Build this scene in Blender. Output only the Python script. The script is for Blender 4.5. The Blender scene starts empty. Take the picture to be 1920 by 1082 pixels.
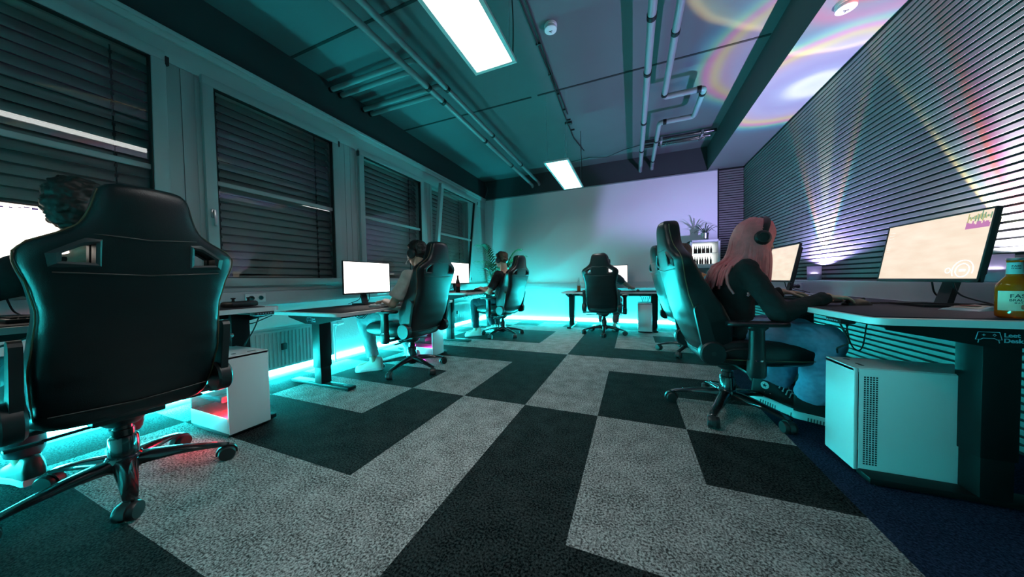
import bpy, bmesh, math, random
from mathutils import Vector, Matrix, noise
random.seed(7)
PI = math.pi
C = bpy.context.scene.collection
scene = bpy.context.scene

# ------------------------------------------------------------------ camera
FPX, YAW, PITCH, ROLL = 553.6, .3867, -.0275, -.018
CAM = Vector((1.7118, -1.9531, .8871))
_f = Vector((-math.sin(YAW) * math.cos(PITCH), math.cos(YAW) * math.cos(PITCH), math.sin(PITCH)))
_r0 = Vector((math.cos(YAW), math.sin(YAW), 0)); _u0 = _r0.cross(_f)
_rt = math.cos(ROLL) * _r0 + math.sin(ROLL) * _u0
_up = -math.sin(ROLL) * _r0 + math.cos(ROLL) * _u0
cam_d = bpy.data.cameras.new('camera'); cam = bpy.data.objects.new('camera', cam_d); C.objects.link(cam)
cam_d.sensor_width = 36; cam_d.lens = FPX * 36 / 1920; cam_d.clip_start = .02
M = Matrix((_rt, _up, -_f)).transposed().to_4x4(); M.translation = CAM
cam.matrix_world = M
scene.camera = cam

# ------------------------------------------------------------------ world, exposure
w = bpy.data.worlds.new('night'); scene.world = w; w.use_nodes = True
w.node_tree.nodes['Background'].inputs[0].default_value = (.004, .006, .010, 1)
w.node_tree.nodes['Background'].inputs[1].default_value = .3
vs = scene.view_settings
vs.view_transform = 'Standard'; vs.look = 'None'; vs.gamma = 1; vs.use_curve_mapping = False
vs.exposure = 0.0
scene.cycles.use_denoising = True
scene.cycles.max_bounces = 8
scene.cycles.sample_clamp_indirect = 4.0
PANEL_STRENGTH = 8.5      # ceiling light panels: the diffusers themselves
PANEL_WATTS, PANEL_SPREAD = 5.2, 92   # and the beam their prism covers throw down
STRIP_STRENGTH = 470.0     # cyan strips along the skirting
STRIP_COLOR = (.022, .80, .86)
UP_A, UP_B = 720.0, 720.0   # the two little uplights on the trunking (watts)

# ------------------------------------------------------------------ room numbers (metres)
XL, XR, YB, YF = -1.40, 3.45, 4.10, -3.4
ZC, ZS, ZW = 3.13, 2.72, 2.71       # ceiling, soffit underside, top of white wall

# ------------------------------------------------------------------ materials
def new_mat(name):
    m = bpy.data.materials.new(name); m.use_nodes = True
    nt = m.node_tree; b = nt.nodes['Principled BSDF']
    return m, nt, b
def mat(name, col, rough=.5, metal=0, var=.06, scale=30, bump=0, bscale=200, spec=.5, coat=0, sheen=0):
    m, nt, b = new_mat(name)
    N, L = nt.nodes, nt.links
    geo = N.new('ShaderNodeTexCoord')
    tx = N.new('ShaderNodeTexNoise'); tx.inputs['Scale'].default_value = scale; tx.inputs['Detail'].default_value = 4
    L.new(geo.outputs['Object'], tx.inputs['Vector'])
    mix = N.new('ShaderNodeMix'); mix.data_type = 'RGBA'
    mix.inputs[6].default_value = (*[c * (1 - var) for c in col], 1)
    mix.inputs[7].default_value = (*[min(1, c * (1 + var)) for c in col], 1)
    L.new(tx.outputs[0], mix.inputs[0]); L.new(mix.outputs[2], b.inputs['Base Color'])
    b.inputs['Roughness'].default_value = rough; b.inputs['Metallic'].default_value = metal
    b.inputs['Specular IOR Level'].default_value = spec
    if coat: b.inputs['Coat Weight'].default_value = coat
    if sheen: b.inputs['Sheen Weight'].default_value = sheen
    if bump:
        t2 = N.new('ShaderNodeTexNoise'); t2.inputs['Scale'].default_value = bscale; t2.inputs['Detail'].default_value = 3
        L.new(geo.outputs['Object'], t2.inputs['Vector'])
        bp = N.new('ShaderNodeBump'); bp.inputs['Strength'].default_value = bump; bp.inputs['Distance'].default_value = .004
        L.new(t2.outputs[0], bp.inputs['Height']); L.new(bp.outputs[0], b.inputs['Normal'])
    return m
def emit(name, col, strength):
    m, nt, b = new_mat(name)
    b.inputs['Base Color'].default_value = (.05, .05, .05, 1)
    b.inputs['Emission Color'].default_value = (*col, 1); b.inputs['Emission Strength'].default_value = strength
    return m
def glass_mat(name, tint=(1, 1, 1), rough=.0, ior=1.5):
    """Clear sheet glass: looks through and mirrors by Fresnel."""
    m = bpy.data.materials.new(name); m.use_nodes = True; nt = m.node_tree; N, L = nt.nodes, nt.links
    N.remove(N['Principled BSDF'])
    lw = N.new('ShaderNodeLayerWeight'); lw.inputs[0].default_value = .5
    pw = N.new('ShaderNodeMath'); pw.operation = 'POWER'; pw.inputs[1].default_value = 4.0; L.new(lw.outputs['Facing'], pw.inputs[0])
    fr = N.new('ShaderNodeMath'); fr.operation = 'MULTIPLY_ADD'; fr.inputs[1].default_value = .80; fr.inputs[2].default_value = .045; L.new(pw.outputs[0], fr.inputs[0])
    tr = N.new('ShaderNodeBsdfTransparent'); tr.inputs[0].default_value = (*tint, 1)
    gl = N.new('ShaderNodeBsdfGlossy'); gl.inputs['Roughness'].default_value = rough
    mx = N.new('ShaderNodeMixShader'); L.new(fr.outputs[0], mx.inputs[0]); L.new(tr.outputs[0], mx.inputs[1]); L.new(gl.outputs[0], mx.inputs[2])
    L.new(mx.outputs[0], N['Material Output'].inputs[0])
    return m
def screen_mat(name, col, strength, streak=.12, hue=(1, .93, .85)):
    """A monitor picture left smeared by a long exposure: soft warm bands."""
    m, nt, b = new_mat(name); N, L = nt.nodes, nt.links
    tc = N.new('ShaderNodeTexCoord'); mp = N.new('ShaderNodeMapping'); mp.inputs['Scale'].default_value = (3, 3, 11)
    L.new(tc.outputs['Object'], mp.inputs[0])
    tx = N.new('ShaderNodeTexNoise'); tx.inputs['Scale'].default_value = 2.2; tx.inputs['Detail'].default_value = 5
    L.new(mp.outputs[0], tx.inputs[0])
    mix = N.new('ShaderNodeMix'); mix.data_type = 'RGBA'
    mix.inputs[6].default_value = (*[c * (1 - streak * 1.5) * h for c, h in zip(col, (1, .9, .8))], 1)
    mix.inputs[7].default_value = (*[c * (1 + streak) for c in col], 1)
    L.new(tx.outputs[0], mix.inputs[0]); L.new(mix.outputs[2], b.inputs['Emission Color'])
    b.inputs['Base Color'].default_value = (.02, .02, .02, 1); b.inputs['Roughness'].default_value = .3
    b.inputs['Emission Strength'].default_value = strength
    return m
def carpet_mat(name, lo, hi):
    m, nt, b = new_mat(name); N, L = nt.nodes, nt.links
    g = N.new('ShaderNodeNewGeometry')
    t1 = N.new('ShaderNodeTexNoise'); t1.inputs['Scale'].default_value = 125; t1.inputs['Detail'].default_value = 3; t1.inputs['Roughness'].default_value = .7
    L.new(g.outputs['Position'], t1.inputs['Vector'])
    t2 = N.new('ShaderNodeTexNoise'); t2.inputs['Scale'].default_value = 9; t2.inputs['Detail'].default_value = 4
    L.new(g.outputs['Position'], t2.inputs['Vector'])
    cr = N.new('ShaderNodeValToRGB'); e = cr.color_ramp.elements
    e[0].position = .40; e[0].color = (*lo, 1); e[1].position = .64; e[1].color = (*hi, 1)
    ad = N.new('ShaderNodeMath'); ad.operation = 'MULTIPLY_ADD'; ad.inputs[1].default_value = .18
    L.new(t2.outputs[0], ad.inputs[0])
    s = N.new('ShaderNodeMath'); s.operation = 'SUBTRACT'; s.inputs[1].default_value = .09
    L.new(t1.outputs[0], s.inputs[0]); L.new(s.outputs[0], ad.inputs[2])
    L.new(ad.outputs[0], cr.inputs[0]); L.new(cr.outputs[0], b.inputs['Base Color'])
    b.inputs['Roughness'].default_value = 1; b.inputs['Specular IOR Level'].default_value = .02
    bp = N.new('ShaderNodeBump'); bp.inputs['Strength'].default_value = .9; bp.inputs['Distance'].default_value = .006
    L.new(t1.outputs[0], bp.inputs['Height']); L.new(bp.outputs[0], b.inputs['Normal'])
    return m

MT = dict(
    carpet_light=carpet_mat('light grey carpet', (.045, .045, .044), (.50, .50, .49)),
    carpet_dark=carpet_mat('charcoal carpet', (.0015, .002, .0025), (.042, .047, .047)),
    carpet_navy=carpet_mat('navy carpet', (.008, .014, .03), (.035, .055, .11)),
    plaster=mat('white plaster', (.72, .73, .72), .8, bump=.5, bscale=60, var=.03),
    board=mat('white wall panel', (.88, .88, .885), .5, var=.012, scale=3),
    dark_paint_and_shade=mat('dark teal grey paint and shade', (.032, .038, .042), .75, var=.08, scale=5, bump=.15, bscale=40),
    concrete=mat('painted concrete ceiling', (.105, .108, .118), .8, var=.09, scale=2.5, bump=.15, bscale=30),
    soffit=mat('pale soffit paint', (.135, .137, .145), .7, var=.05, scale=4),
    joint=mat('ceiling joint', (.012, .015, .016), .9),
    pvc=mat('white window plastic', (.44, .47, .47), .38, var=.02),
    cornice=mat('white cornice', (.5, .53, .53), .5, var=.02),
    gasket=mat('black gasket', (.012, .012, .012), .6),
    blind=mat('grey blind slats', (.34, .35, .35), .45, var=.08, scale=8),
    cord=mat('black cord', (.01, .01, .01), .7),
    glass=glass_mat('window glass', (.93, .96, .95)),
    caseglass=glass_mat('case glass', (.55, .58, .6)),
    pipe=mat('grey painted pipe', (.22, .25, .26), .42, var=.06),
    black=mat('black plastic', (.012, .012, .013), .42),
    matt=mat('matt black', (.008, .008, .009), .8),
    leather=mat('black faux leather', (.006, .007, .008), .34, bump=.2, bscale=420, var=.15, scale=40, spec=.55),
    leather2=mat('black leather piping', (.035, .032, .03), .45),
    gold=mat('bronze stitching', (.16, .115, .06), .5),
    trim=mat('dark grey vent frame', (.028, .031, .033), .45),
    blackmetal=mat('black lacquered metal', (.012, .013, .014), .16, metal=.0, spec=.8, coat=.4),
    deskmetal=mat('black powder coated steel', (.004, .0045, .005), .5, spec=.22),
    chrome=mat('chrome', (.75, .76, .78), .12, metal=1),
    desk=mat('white desk laminate', (.66, .69, .70), .4, var=.02),
    pad=mat('black desk mat', (.02, .017, .026), .75, bump=.2, bscale=600),
    case=mat('white computer case', (.70, .73, .74), .35, var=.015),
    caseblack=mat('dark case metal', (.02, .021, .023), .35),
    radiator=mat('white radiator enamel', (.64, .66, .65), .35, var=.02),
    trunk=mat('pale cable trunking', (.56, .58, .60), .4, var=.015),
    slat=mat('grey oak slat', (.135, .128, .126), .5, var=.22, scale=14, bump=.1, bscale=90),
    felt=mat('black felt', (.006, .006, .007), .95),
    white=mat('white plastic', (.75, .77, .77), .4, var=.02),
    steel=mat('galvanised steel', (.55, .57, .58), .28, metal=1, var=.1, scale=12),
    skin=mat('skin', (.52, .32, .235), .5, var=.05, scale=25),
    lips=mat('lips', (.42, .17, .14), .45),
    eye=mat('eye white', (.8, .8, .78), .25),
    iris=mat('dark iris', (.03, .02, .015), .2),
    hair_dark=mat('dark brown hair', (.016, .011, .009), .5, var=.4, scale=60),
    hair_brown=mat('brown hair', (.09, .045, .022), .45, var=.4, scale=60),
    hair_pink=mat('pink hair', (.74, .185, .20), .42, var=.32, scale=26),
    tee_white=mat('oatmeal cotton', (.46, .43, .39), .9, var=.05, bump=.3, bscale=500),
    tee_black=mat('black cotton', (.010, .010, .011), .9, var=.1),
    tee_grey=mat('dark grey cotton', (.055, .06, .07), .9, var=.1),
    sweater=mat('black knit', (.009, .009, .010), .95, var=.2, bump=.4, bscale=300),
    jeans=mat('washed blue denim', (.22, .27, .42), .85, var=.28, scale=45, bump=.3, bscale=500),
    chinos=mat('pale grey jeans', (.36, .42, .44), .85, var=.15, scale=40, bump=.25, bscale=500),
    trousers=mat('dark trousers', (.018, .024, .034), .85, var=.2),
    shorts=mat('red shorts', (.34, .035, .04), .85, var=.1),
    sole=mat('white rubber', (.72, .70, .70), .55),
    canvas=mat('black canvas', (.014, .013, .015), .85),
    tread=mat('rubber tread', (.10, .115, .11), .7),
    shoe_white=mat('white leather shoe', (.74, .72, .66), .5),
    leaf=mat('palm leaf', (.04, .17, .05), .42, var=.35, scale=18),
    leaf2=mat('variegated leaf', (.03, .075, .04), .45, var=.4, scale=22),
    soil=mat('potting soil', (.02, .014, .01), 1),
    amber=None, cola=mat('red cola label', (.42, .015, .012), .4), colaglass=mat('dark cola glass', (.03, .008, .006), .1),
    paper=mat('cream label paper', (.60, .55, .42), .7, var=.04), ink=mat('dark print', (.02, .02, .03), .7),
    foil=mat('pale teal wrapper', (.30, .50, .50), .35, var=.25, scale=18), foil2=mat('cream wrapper', (.70, .62, .48), .4, var=.1),
    foil3=mat('red brown print', (.32, .08, .05), .5),
    logo=mat('pale blue print', (.30, .47, .55), .6), red=emit('red light', (1, .0006, .0012), 260), magenta=emit('magenta light', (1, .03, .45), 40),
    led=emit('cyan light strip', STRIP_COLOR, STRIP_STRENGTH),
    panel=emit('light panel', (1.0, 1.0, .985), PANEL_STRENGTH),
    frost=None,
)
def trans(name, col, rough, weight=.9):
    m, nt, b = new_mat(name)
    b.inputs['Base Color'].default_value = (*col, 1); b.inputs['Roughness'].default_value = rough
    b.inputs['Transmission Weight'].default_value = weight; b.inputs['IOR'].default_value = 1.35
    return m
MT['amber'] = trans('amber drink', (.70, .115, .004), .06, .4)
MT['clear'] = trans('clear bottle glass', (.9, .95, .93), .02, .95)
MT['frost'] = trans('frosted cup', (.80, .78, .92), .45, .75)

# ------------------------------------------------------------------ mesh building
class MB:
    def __init__(s): s.v, s.f, s.mi = [], [], []
    def add(s, vs, fs, mi=0, M=None):
        o = len(s.v)
        s.v += [(M @ Vector(v)) if M is not None else Vector(v) for v in vs]
        s.f += [[i + o for i in f] for f in fs]; s.mi += [mi] * len(fs); return s
    def box(s, c, d, b=0, mi=0, M=None, seg=2):
        vs, fs = _box(tuple(d), b, seg)
        T = Matrix.Translation(Vector(c)); T = T if M is None else T @ M
        return s.add(vs, fs, mi, T)
    def bx(s, x0, x1, y0, y1, z0, z1, b=0, mi=0):
        return s.box(((x0 + x1) / 2, (y0 + y1) / 2, (z0 + z1) / 2), (abs(x1 - x0), abs(y1 - y0), abs(z1 - z0)), b, mi)
    def rings(s, rs, mi=0, cap=True, closed=False, M=None):
        n = len(rs[0]); vs = [p for r in rs for p in r]; fs = []
        m = len(rs)
        for i in range(m if closed else m - 1):
            for j in range(n):
                a, b2 = i * n + j, i * n + (j + 1) % n
                c, d = ((i + 1) % m) * n + (j + 1) % n, ((i + 1) % m) * n + j
                fs.append([a, b2, c, d])
        if cap and not closed: fs.append(list(range(n))[::-1]); fs.append([(m - 1) * n + j for j in range(n)])
        return s.add(vs, fs, mi, M)
    def tube(s, path, r, n=8, mi=0, closed=False, flat=None, M=None):
        P = [Vector(p) for p in path]; rr = r if isinstance(r, (list, tuple)) else [r] * len(P)
        rs = []; up = None
        for i, p in enumerate(P):
            a = P[i - 1] if (i or closed) else P[i]; b = P[(i + 1) % len(P)] if (i < len(P) - 1 or closed) else P[i]
            t = (b - a).normalized() if (b - a).length > 1e-9 else Vector((0, 0, 1))
            if up is None: up = Vector((0, 0, 1)) if abs(t.z) < .9 else Vector((1, 0, 0))
            u = (up - t * up.dot(t)).normalized() if (up - t * up.dot(t)).length > 1e-6 else t.orthogonal().normalized()
            up = u; v = t.cross(u)
            fl = 1 if flat is None else flat
            rs.append([p + (u * math.cos(2 * PI * k / n) * fl + v * math.sin(2 * PI * k / n)) * rr[i] for k in range(n)])
        return s.rings(rs, mi, True, closed, M)
    def cyl(s, a, b, r, n=16, mi=0, r2=None): return s.tube([a, b], [r, r if r2 is None else r2], n, mi)
    def lathe(s, prof, n=20, c=(0, 0, 0), mi=0, M=None, cap=True):
        c = Vector(c)
        rs = [[c + Vector((r * math.cos(2 * PI * k / n), r * math.sin(2 * PI * k / n), z)) for k in range(n)] for r, z in prof]
        return s.rings(rs, mi, cap, False, M)
    def ell(s, c, r, n=14, m=9, mi=0, M=None):
        rs = []
        for i in range(1, m):
            t = PI * i / m - PI / 2
            rs.append([Vector((math.cos(t) * math.cos(2 * PI * k / n) * r[0], math.cos(t) * math.sin(2 * PI * k / n) * r[1], math.sin(t) * r[2])) for k in range(n)])
        T = Matrix.Translation(Vector(c)); T = T if M is None else M @ T
        vs = [p for q in rs for p in q]; L = len(rs); fs = []
        for i in range(L - 1):
            for j in range(n): fs.append([i * n + j, i * n + (j + 1) % n, (i + 1) * n + (j + 1) % n, (i + 1) * n + j])
        vs += [Vector((0, 0, -r[2])), Vector((0, 0, r[2]))]
        for j in range(n):
            fs.append([L * n, (j + 1) % n, j]); fs.append([L * n + 1, (L - 1) * n + j, (L - 1) * n + (j + 1) % n])
        return s.add(vs, fs, mi, T)
    def cap(s, a, ra, b, rb, n=12, round_a=True, round_b=True, mi=0, flat=1):
        """Tapered capsule from a to b; flat ends where a cuff should end cleanly."""
        a, b = Vector(a), Vector(b); t = (b - a).normalized(); pts, rad = [], []
        if round_a:
            for k in (0, 1, 2): q = PI / 2 * (1 - k / 3); pts.append(a - t * ra * math.sin(q)); rad.append(max(.02 * ra, ra * math.cos(q)))
        pts.append(a); rad.append(ra); pts.append(b); rad.append(rb)
        if round_b:
            for k in (1, 2, 3): q = PI / 2 * k / 3; pts.append(b + t * rb * math.sin(q)); rad.append(max(.02 * rb, rb * math.cos(q)))
        return s.tube(pts, rad, n, mi)
    def prism(s, poly, o, u, v, d, mi=0):
        """Polygon (2-D) in the plane o+u*a+v*b, extruded by vector d."""
        o, u, v, d = Vector(o), Vector(u), Vector(v), Vector(d); n = len(poly)
        vs = [o + u * a + v * b for a, b in poly]; vs += [p + d for p in vs]
        fs = [list(range(n))[::-1], [n + i for i in range(n)]] + [[i, (i + 1) % n, n + (i + 1) % n, n + i] for i in range(n)]
        return s.add(vs, fs, mi)
    def build(s, name, mats, parent=None, smooth=35, loc=None):
        me = bpy.data.meshes.new(name); me.from_pydata([tuple(v) for v in s.v], [], s.f)
        for m in (mats if isinstance(mats, (list, tuple)) else [mats]): me.materials.append(m)
        me.polygons.foreach_set('material_index', s.mi)
        return finish(me, name, parent, smooth, loc)
_bc = {}
def _box(d, b, seg):
    k = (tuple(round(x, 5) for x in d), b, seg)
    if k not in _bc:
        bm = bmesh.new(); bmesh.ops.create_cube(bm, size=1); bmesh.ops.scale(bm, vec=d, verts=bm.verts)
        if b: bmesh.ops.bevel(bm, geom=bm.edges[:], offset=min(b, min(d) * .45), segments=seg, profile=.5, affect='EDGES')
        bm.verts.index_update(); _bc[k] = ([v.co.copy() for v in bm.verts], [[v.index for v in f.verts] for f in bm.faces]); bm.free()
    return _bc[k]
def finish(me, name, parent, smooth, loc=None):
    bm = bmesh.new(); bm.from_mesh(me); bmesh.ops.recalc_face_normals(bm, faces=bm.faces[:])
    if smooth:
        lim = math.radians(smooth)
        for f in bm.faces: f.smooth = True
        for e in bm.edges:
            if len(e.link_faces) == 2 and e.calc_face_angle(0) > lim: e.smooth = False
    bm.to_mesh(me); bm.free()
    o = bpy.data.objects.new(name, me); C.objects.link(o)
    if parent is not None: o.parent = parent
    if loc is not None: o.location = loc
    return o
def apply_mods(o):
    dg = bpy.context.evaluated_depsgraph_get()
    me = bpy.data.meshes.new_from_object(o.evaluated_get(dg)); old = o.data; o.modifiers.clear(); o.data = me
    bpy.data.meshes.remove(old); return o
def remesh(mb, name, mat_, parent, vox=.008, smooth_it=6, disp=0, dscale=12, seed=0):
    o = mb.build(name, mat_, None, 0)
    m = o.modifiers.new('r', 'REMESH'); m.mode = 'VOXEL'; m.voxel_size = vox; m.adaptivity = 0
    if smooth_it: q = o.modifiers.new('s', 'SMOOTH'); q.factor = .5; q.iterations = smooth_it
    apply_mods(o)
    me = o.data
    if disp:
        nz = [v.normal.copy() for v in me.vertices]
        for v, n in zip(me.vertices, nz):
            p = v.co * dscale + Vector((seed, 0, 0)); v.co += n * disp * noise.fractal(p, .6, 2.0, 3)
    if not me.materials: me.materials.append(mat_ if not isinstance(mat_, (list, tuple)) else mat_[0])
    me.polygons.foreach_set('use_smooth', [True] * len(me.polygons)); me.update()
    o.parent = parent; return o
def empty(name, loc=(0, 0, 0), rz=0):
    o = bpy.data.objects.new(name, None); o.empty_display_size = .05; C.objects.link(o)
    o.location = loc; o.rotation_euler = (0, 0, rz); return o
def tag(o, label, cat, group=None):
    o['label'] = label; o['category'] = cat
    if group: o['group'] = group
    return o
def structure(o): o['kind'] = 'structure'; return o
def thing(name, label, cat, loc=(0, 0, 0), rz=0, group=None): return tag(empty(name, loc, rz), label, cat, group)
def copy_tree(o, parent=None):
    c = o.copy(); C.objects.link(c)
    if parent is not None: c.parent = parent
    for ch in list(o.children): copy_tree(ch, c)
    return c
def bundle(name, label, cat, mat_, tubes, part='strand'):
    t = thing(name, label, cat)
    for pts, r in tubes:
        m = MB(); m.tube(pts, r, 6); m.build(part, mat_, t, 40)
    return t
def arc(c, r, a0, a1, n, u, v):
    c, u, v = Vector(c), Vector(u), Vector(v)
    return [c + u * r * math.cos(a0 + (a1 - a0) * k / n) + v * r * math.sin(a0 + (a1 - a0) * k / n) for k in range(n + 1)]
def bend(pts, r=.05, n=5):
    """Round the corners of a polyline (pipes, cables)."""
    P = [Vector(p) for p in pts]; out = [P[0]]
    for i in range(1, len(P) - 1):
        a, b, c = P[i - 1], P[i], P[i + 1]
        d1, d2 = (a - b), (c - b); rr = min(r, d1.length * .45, d2.length * .45)
        p, q = b + d1.normalized() * rr, b + d2.normalized() * rr
        for k in range(n + 1):
            t = k / n; out.append(p * (1 - t) ** 2 + b * 2 * t * (1 - t) + q * t * t)
    return out + [P[-1]]
def sag(a, b, d=.1, n=8):
    a, b = Vector(a), Vector(b)
    return [a.lerp(b, k / n) - Vector((0, 0, d * 4 * (k / n) * (1 - k / n))) for k in range(n + 1)]
def text_mesh(s, size, name, mat_, parent, M, depth=.0006, align='LEFT', bold=0):
    cu = bpy.data.curves.new(name, 'FONT'); cu.body = s; cu.size = size; cu.extrude = depth; cu.align_x = align; cu.offset = bold
    t = bpy.data.objects.new(name + '_tmp', cu); C.objects.link(t)
    me = bpy.data.meshes.new_from_object(t.evaluated_get(bpy.context.evaluated_depsgraph_get()))
    bpy.data.objects.remove(t); bpy.data.curves.remove(cu)
    me.transform(M); me.materials.clear(); me.materials.append(mat_); me.name = name
    o = bpy.data.objects.new(name, me); C.objects.link(o)
    if parent is not None: o.parent = parent
    return o
# ================================================================== THE ROOM
# floor: half-metre carpet tiles, navy carpet beyond x = 2.5
light = {(-1,-1),(1,-1),(3,-1),(0,0),(2,0),(4,0),(1,-2),(3,-2),(4,-2),(0,-3),(1,-3),(-1,-3),(-1,1),(0,1),(2,1),
         (2,2),(3,2),(4,2),(0,3),(1,3),(-1,3),(1,4),(3,4),(4,4),(1,5),(3,5),(0,6),(1,6),(3,6),(4,6),(2,7),(0,7),
         (-2,-1),(-2,1),(-2,3),(-2,-3),(-2,5),(-2,7),(-3,0),(-3,2),(-3,4),(-3,6),(-3,-2),(4,-4),(1,-4),(1,-5),(0,-6),(-1,6)}
b = MB()
for u in range(-3, 7):
    for v in range(-7, 9):
        x0, x1, y0, y1 = .5 * u, .5 * u + .5, .5 * v, .5 * v + .5
        x0, x1, y1 = max(x0, XL), min(x1, XR), min(y1, YB); y0 = max(y0, YF)
        if x1 <= x0 or y1 <= y0: continue
        if x0 >= 2.49: mi = 2
        else: mi = 0 if (u, v) in light else 1
        b.add([(x0, y0, 0), (x1, y0, 0), (x1, y1, 0), (x0, y1, 0), (x0, y0, -.05), (x1, y0, -.05), (x1, y1, -.05), (x0, y1, -.05)],
              [[0, 1, 2, 3], [7, 6, 5, 4], [0, 4, 5, 1], [1, 5, 6, 2], [2, 6, 7, 3], [3, 7, 4, 0]], mi)
structure(b.build('floor', [MT['carpet_light'], MT['carpet_dark'], MT['carpet_navy']], None, 0))

# ceiling slab
b = MB(); b.bx(XL - .2, XR + .2, YF - .1, YB + .2, ZC, ZC + .12)
ceil = structure(b.build('ceiling', MT['concrete'], None, 0))
b = MB()
b.bx(XL, .58, 1.553, 1.577, ZC - .004, ZC + .01); b.bx(.66, 2.92, 1.553, 1.577, ZC - .004, ZC + .01)
b.bx(XL, 2.92, -.01, .014, ZC - .004, ZC + .01)
b.build('slab_joint', MT['joint'], ceil, 0)
# soffit box along the right wall
b = MB(); b.bx(2.925, XR, YF, YB, ZS, ZC)
sof = structure(b.build('trim_1', [MT['dark_paint_and_shade'], MT['soffit']], None, 0))  # dark side face: its shade is put into the colour
for p in sof.data.polygons:
    if p.normal.z < -.5: p.material_index = 1
# left wall: window band; parapet below, dark painted band above
YW = [(-2.14, -.88), (-.73, .47), (.68, 1.94), (2.10, 3.36)]
b = MB()
b.bx(XL - .2, XL, YF, YB, 0, .86); b.bx(XL - .2, XL, YF, YB, 2.50, ZC)
ys = [YF] + [q for pr in YW for q in pr] + [YB]
for i in range(0, len(ys), 2): b.bx(XL - .2, XL, ys[i], ys[i + 1], .86, 2.50)
wl = structure(b.build('wall_left', [MT['plaster'], MT['dark_paint_and_shade']], None, 0))
b = MB(); b.bx(XL, XL + .006, YF, YB, 2.73, ZC); b.build('painted_band', MT['dark_paint_and_shade'], wl, 0)
# vertical panel boards between the windows
b = MB()
for y0, y1 in [(-.885, -.725), (.465, .685), (1.935, 2.105), (3.355, YB), (YF, -2.135)]:
    n = max(1, round((y1 - y0) / .075)); s = (y1 - y0) / n
    for k in range(n): b.bx(XL, XL + .022, y0 + k * s + .0015, y0 + (k + 1) * s - .0015, .86, 2.66, .002)
b.build('panel_boards', MT['pvc'], wl, 0)
b = MB(); b.bx(XL, XL + .03, YF, YB, 2.50, 2.655, .003); b.bx(XL, XL + .048, YF, YB, 2.655, 2.73, .006); b.bx(XL, XL + .06, YF, YB, 2.70, 2.732, .004)
structure(b.build('trim_2', MT['cornice'], None, 30))
# back wall
b = MB(); b.bx(XL - .2, XR + .2, YB, YB + .15, 0, ZC)
wb = structure(b.build('wall_back', MT['plaster'], None, 0))
b = MB(); b.bx(XL, 2.925, YB - .008, YB, ZW, ZC); b.build('painted_band', MT['dark_paint_and_shade'], wb, 0)
b = MB()
for x0, x1 in [(XL, -1.20), (-1.194, 3.07)]: b.bx(x0, x1, YB - .02, YB, .0, ZW - .015, .002)
b.build('wall_panel', MT['board'], wb, 30)
b = MB(); b.bx(XL, 3.07, YB - .03, YB, ZW - .016, ZW + .006, .002); b.build('panel_rail', MT['pipe'], wb, 30)
# slatted panels: right wall and the narrow return on the back wall
def slats(mb, axis, fixed, a0, a1, z0, z1, sgn):
    z = z0
    while z + .027 <= z1:
        if axis == 'y': mb.bx(fixed - .012, fixed, a0, a1, z, z + .027, .0015)
        else: mb.bx(a0, a1, fixed - .012, fixed, z, z + .027, .0015)
        z += .04
b = MB(); b.bx(XR, XR + .15, YF, YB + .15, 0, ZC)
wr = structure(b.build('wall_right', MT['felt'], None, 0))
b = MB(); slats(b, 'y', XR, YF, YB, .02, ZS, 1); b.build('slats', MT['slat'], wr, 0)
b = MB(); slats(b, 'x', YB, 3.09, XR - .013, .02, ZS, 1); b.build('slats', MT['slat'], wb, 0)
b = MB(); b.bx(3.075, 3.09, YB - .03, YB, 0, ZS, .002); b.bx(3.09, XR, YB - .0005, YB, 0, ZS); b.build('panel_edge', MT['felt'], wb, 0)
# wall behind the camera
b = MB(); b.bx(XL - .2, XR + .2, YF - .15, YF, 0, ZC)
structure(b.build('wall_front', MT['plaster'], None, 0))
# cable trunking on three walls
b = MB(); b.bx(XL, XL + .075, YF, YB, .705, .83, .006); b.bx(XL, XL + .077, YF, YB, .74, .744)
structure(b.build('trim_3', MT['trunk'], None, 30))
b = MB(); b.bx(XL + .08, 3.05, YB - .085, YB - .02, .70, .82, .006)
structure(b.build('trim_4', MT['trunk'], None, 30))
b = MB(); b.bx(XR - .14, XR - .012, YF, YB - .1, .705, .835, .006)
structure(b.build('trim_5', MT['trunk'], None, 30))
b = MB(); b.bx(XL - .02, XL + .035, YF, YB, .83, .862, .006)
structure(b.build('trim_6', MT['pvc'], None, 30))

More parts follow.
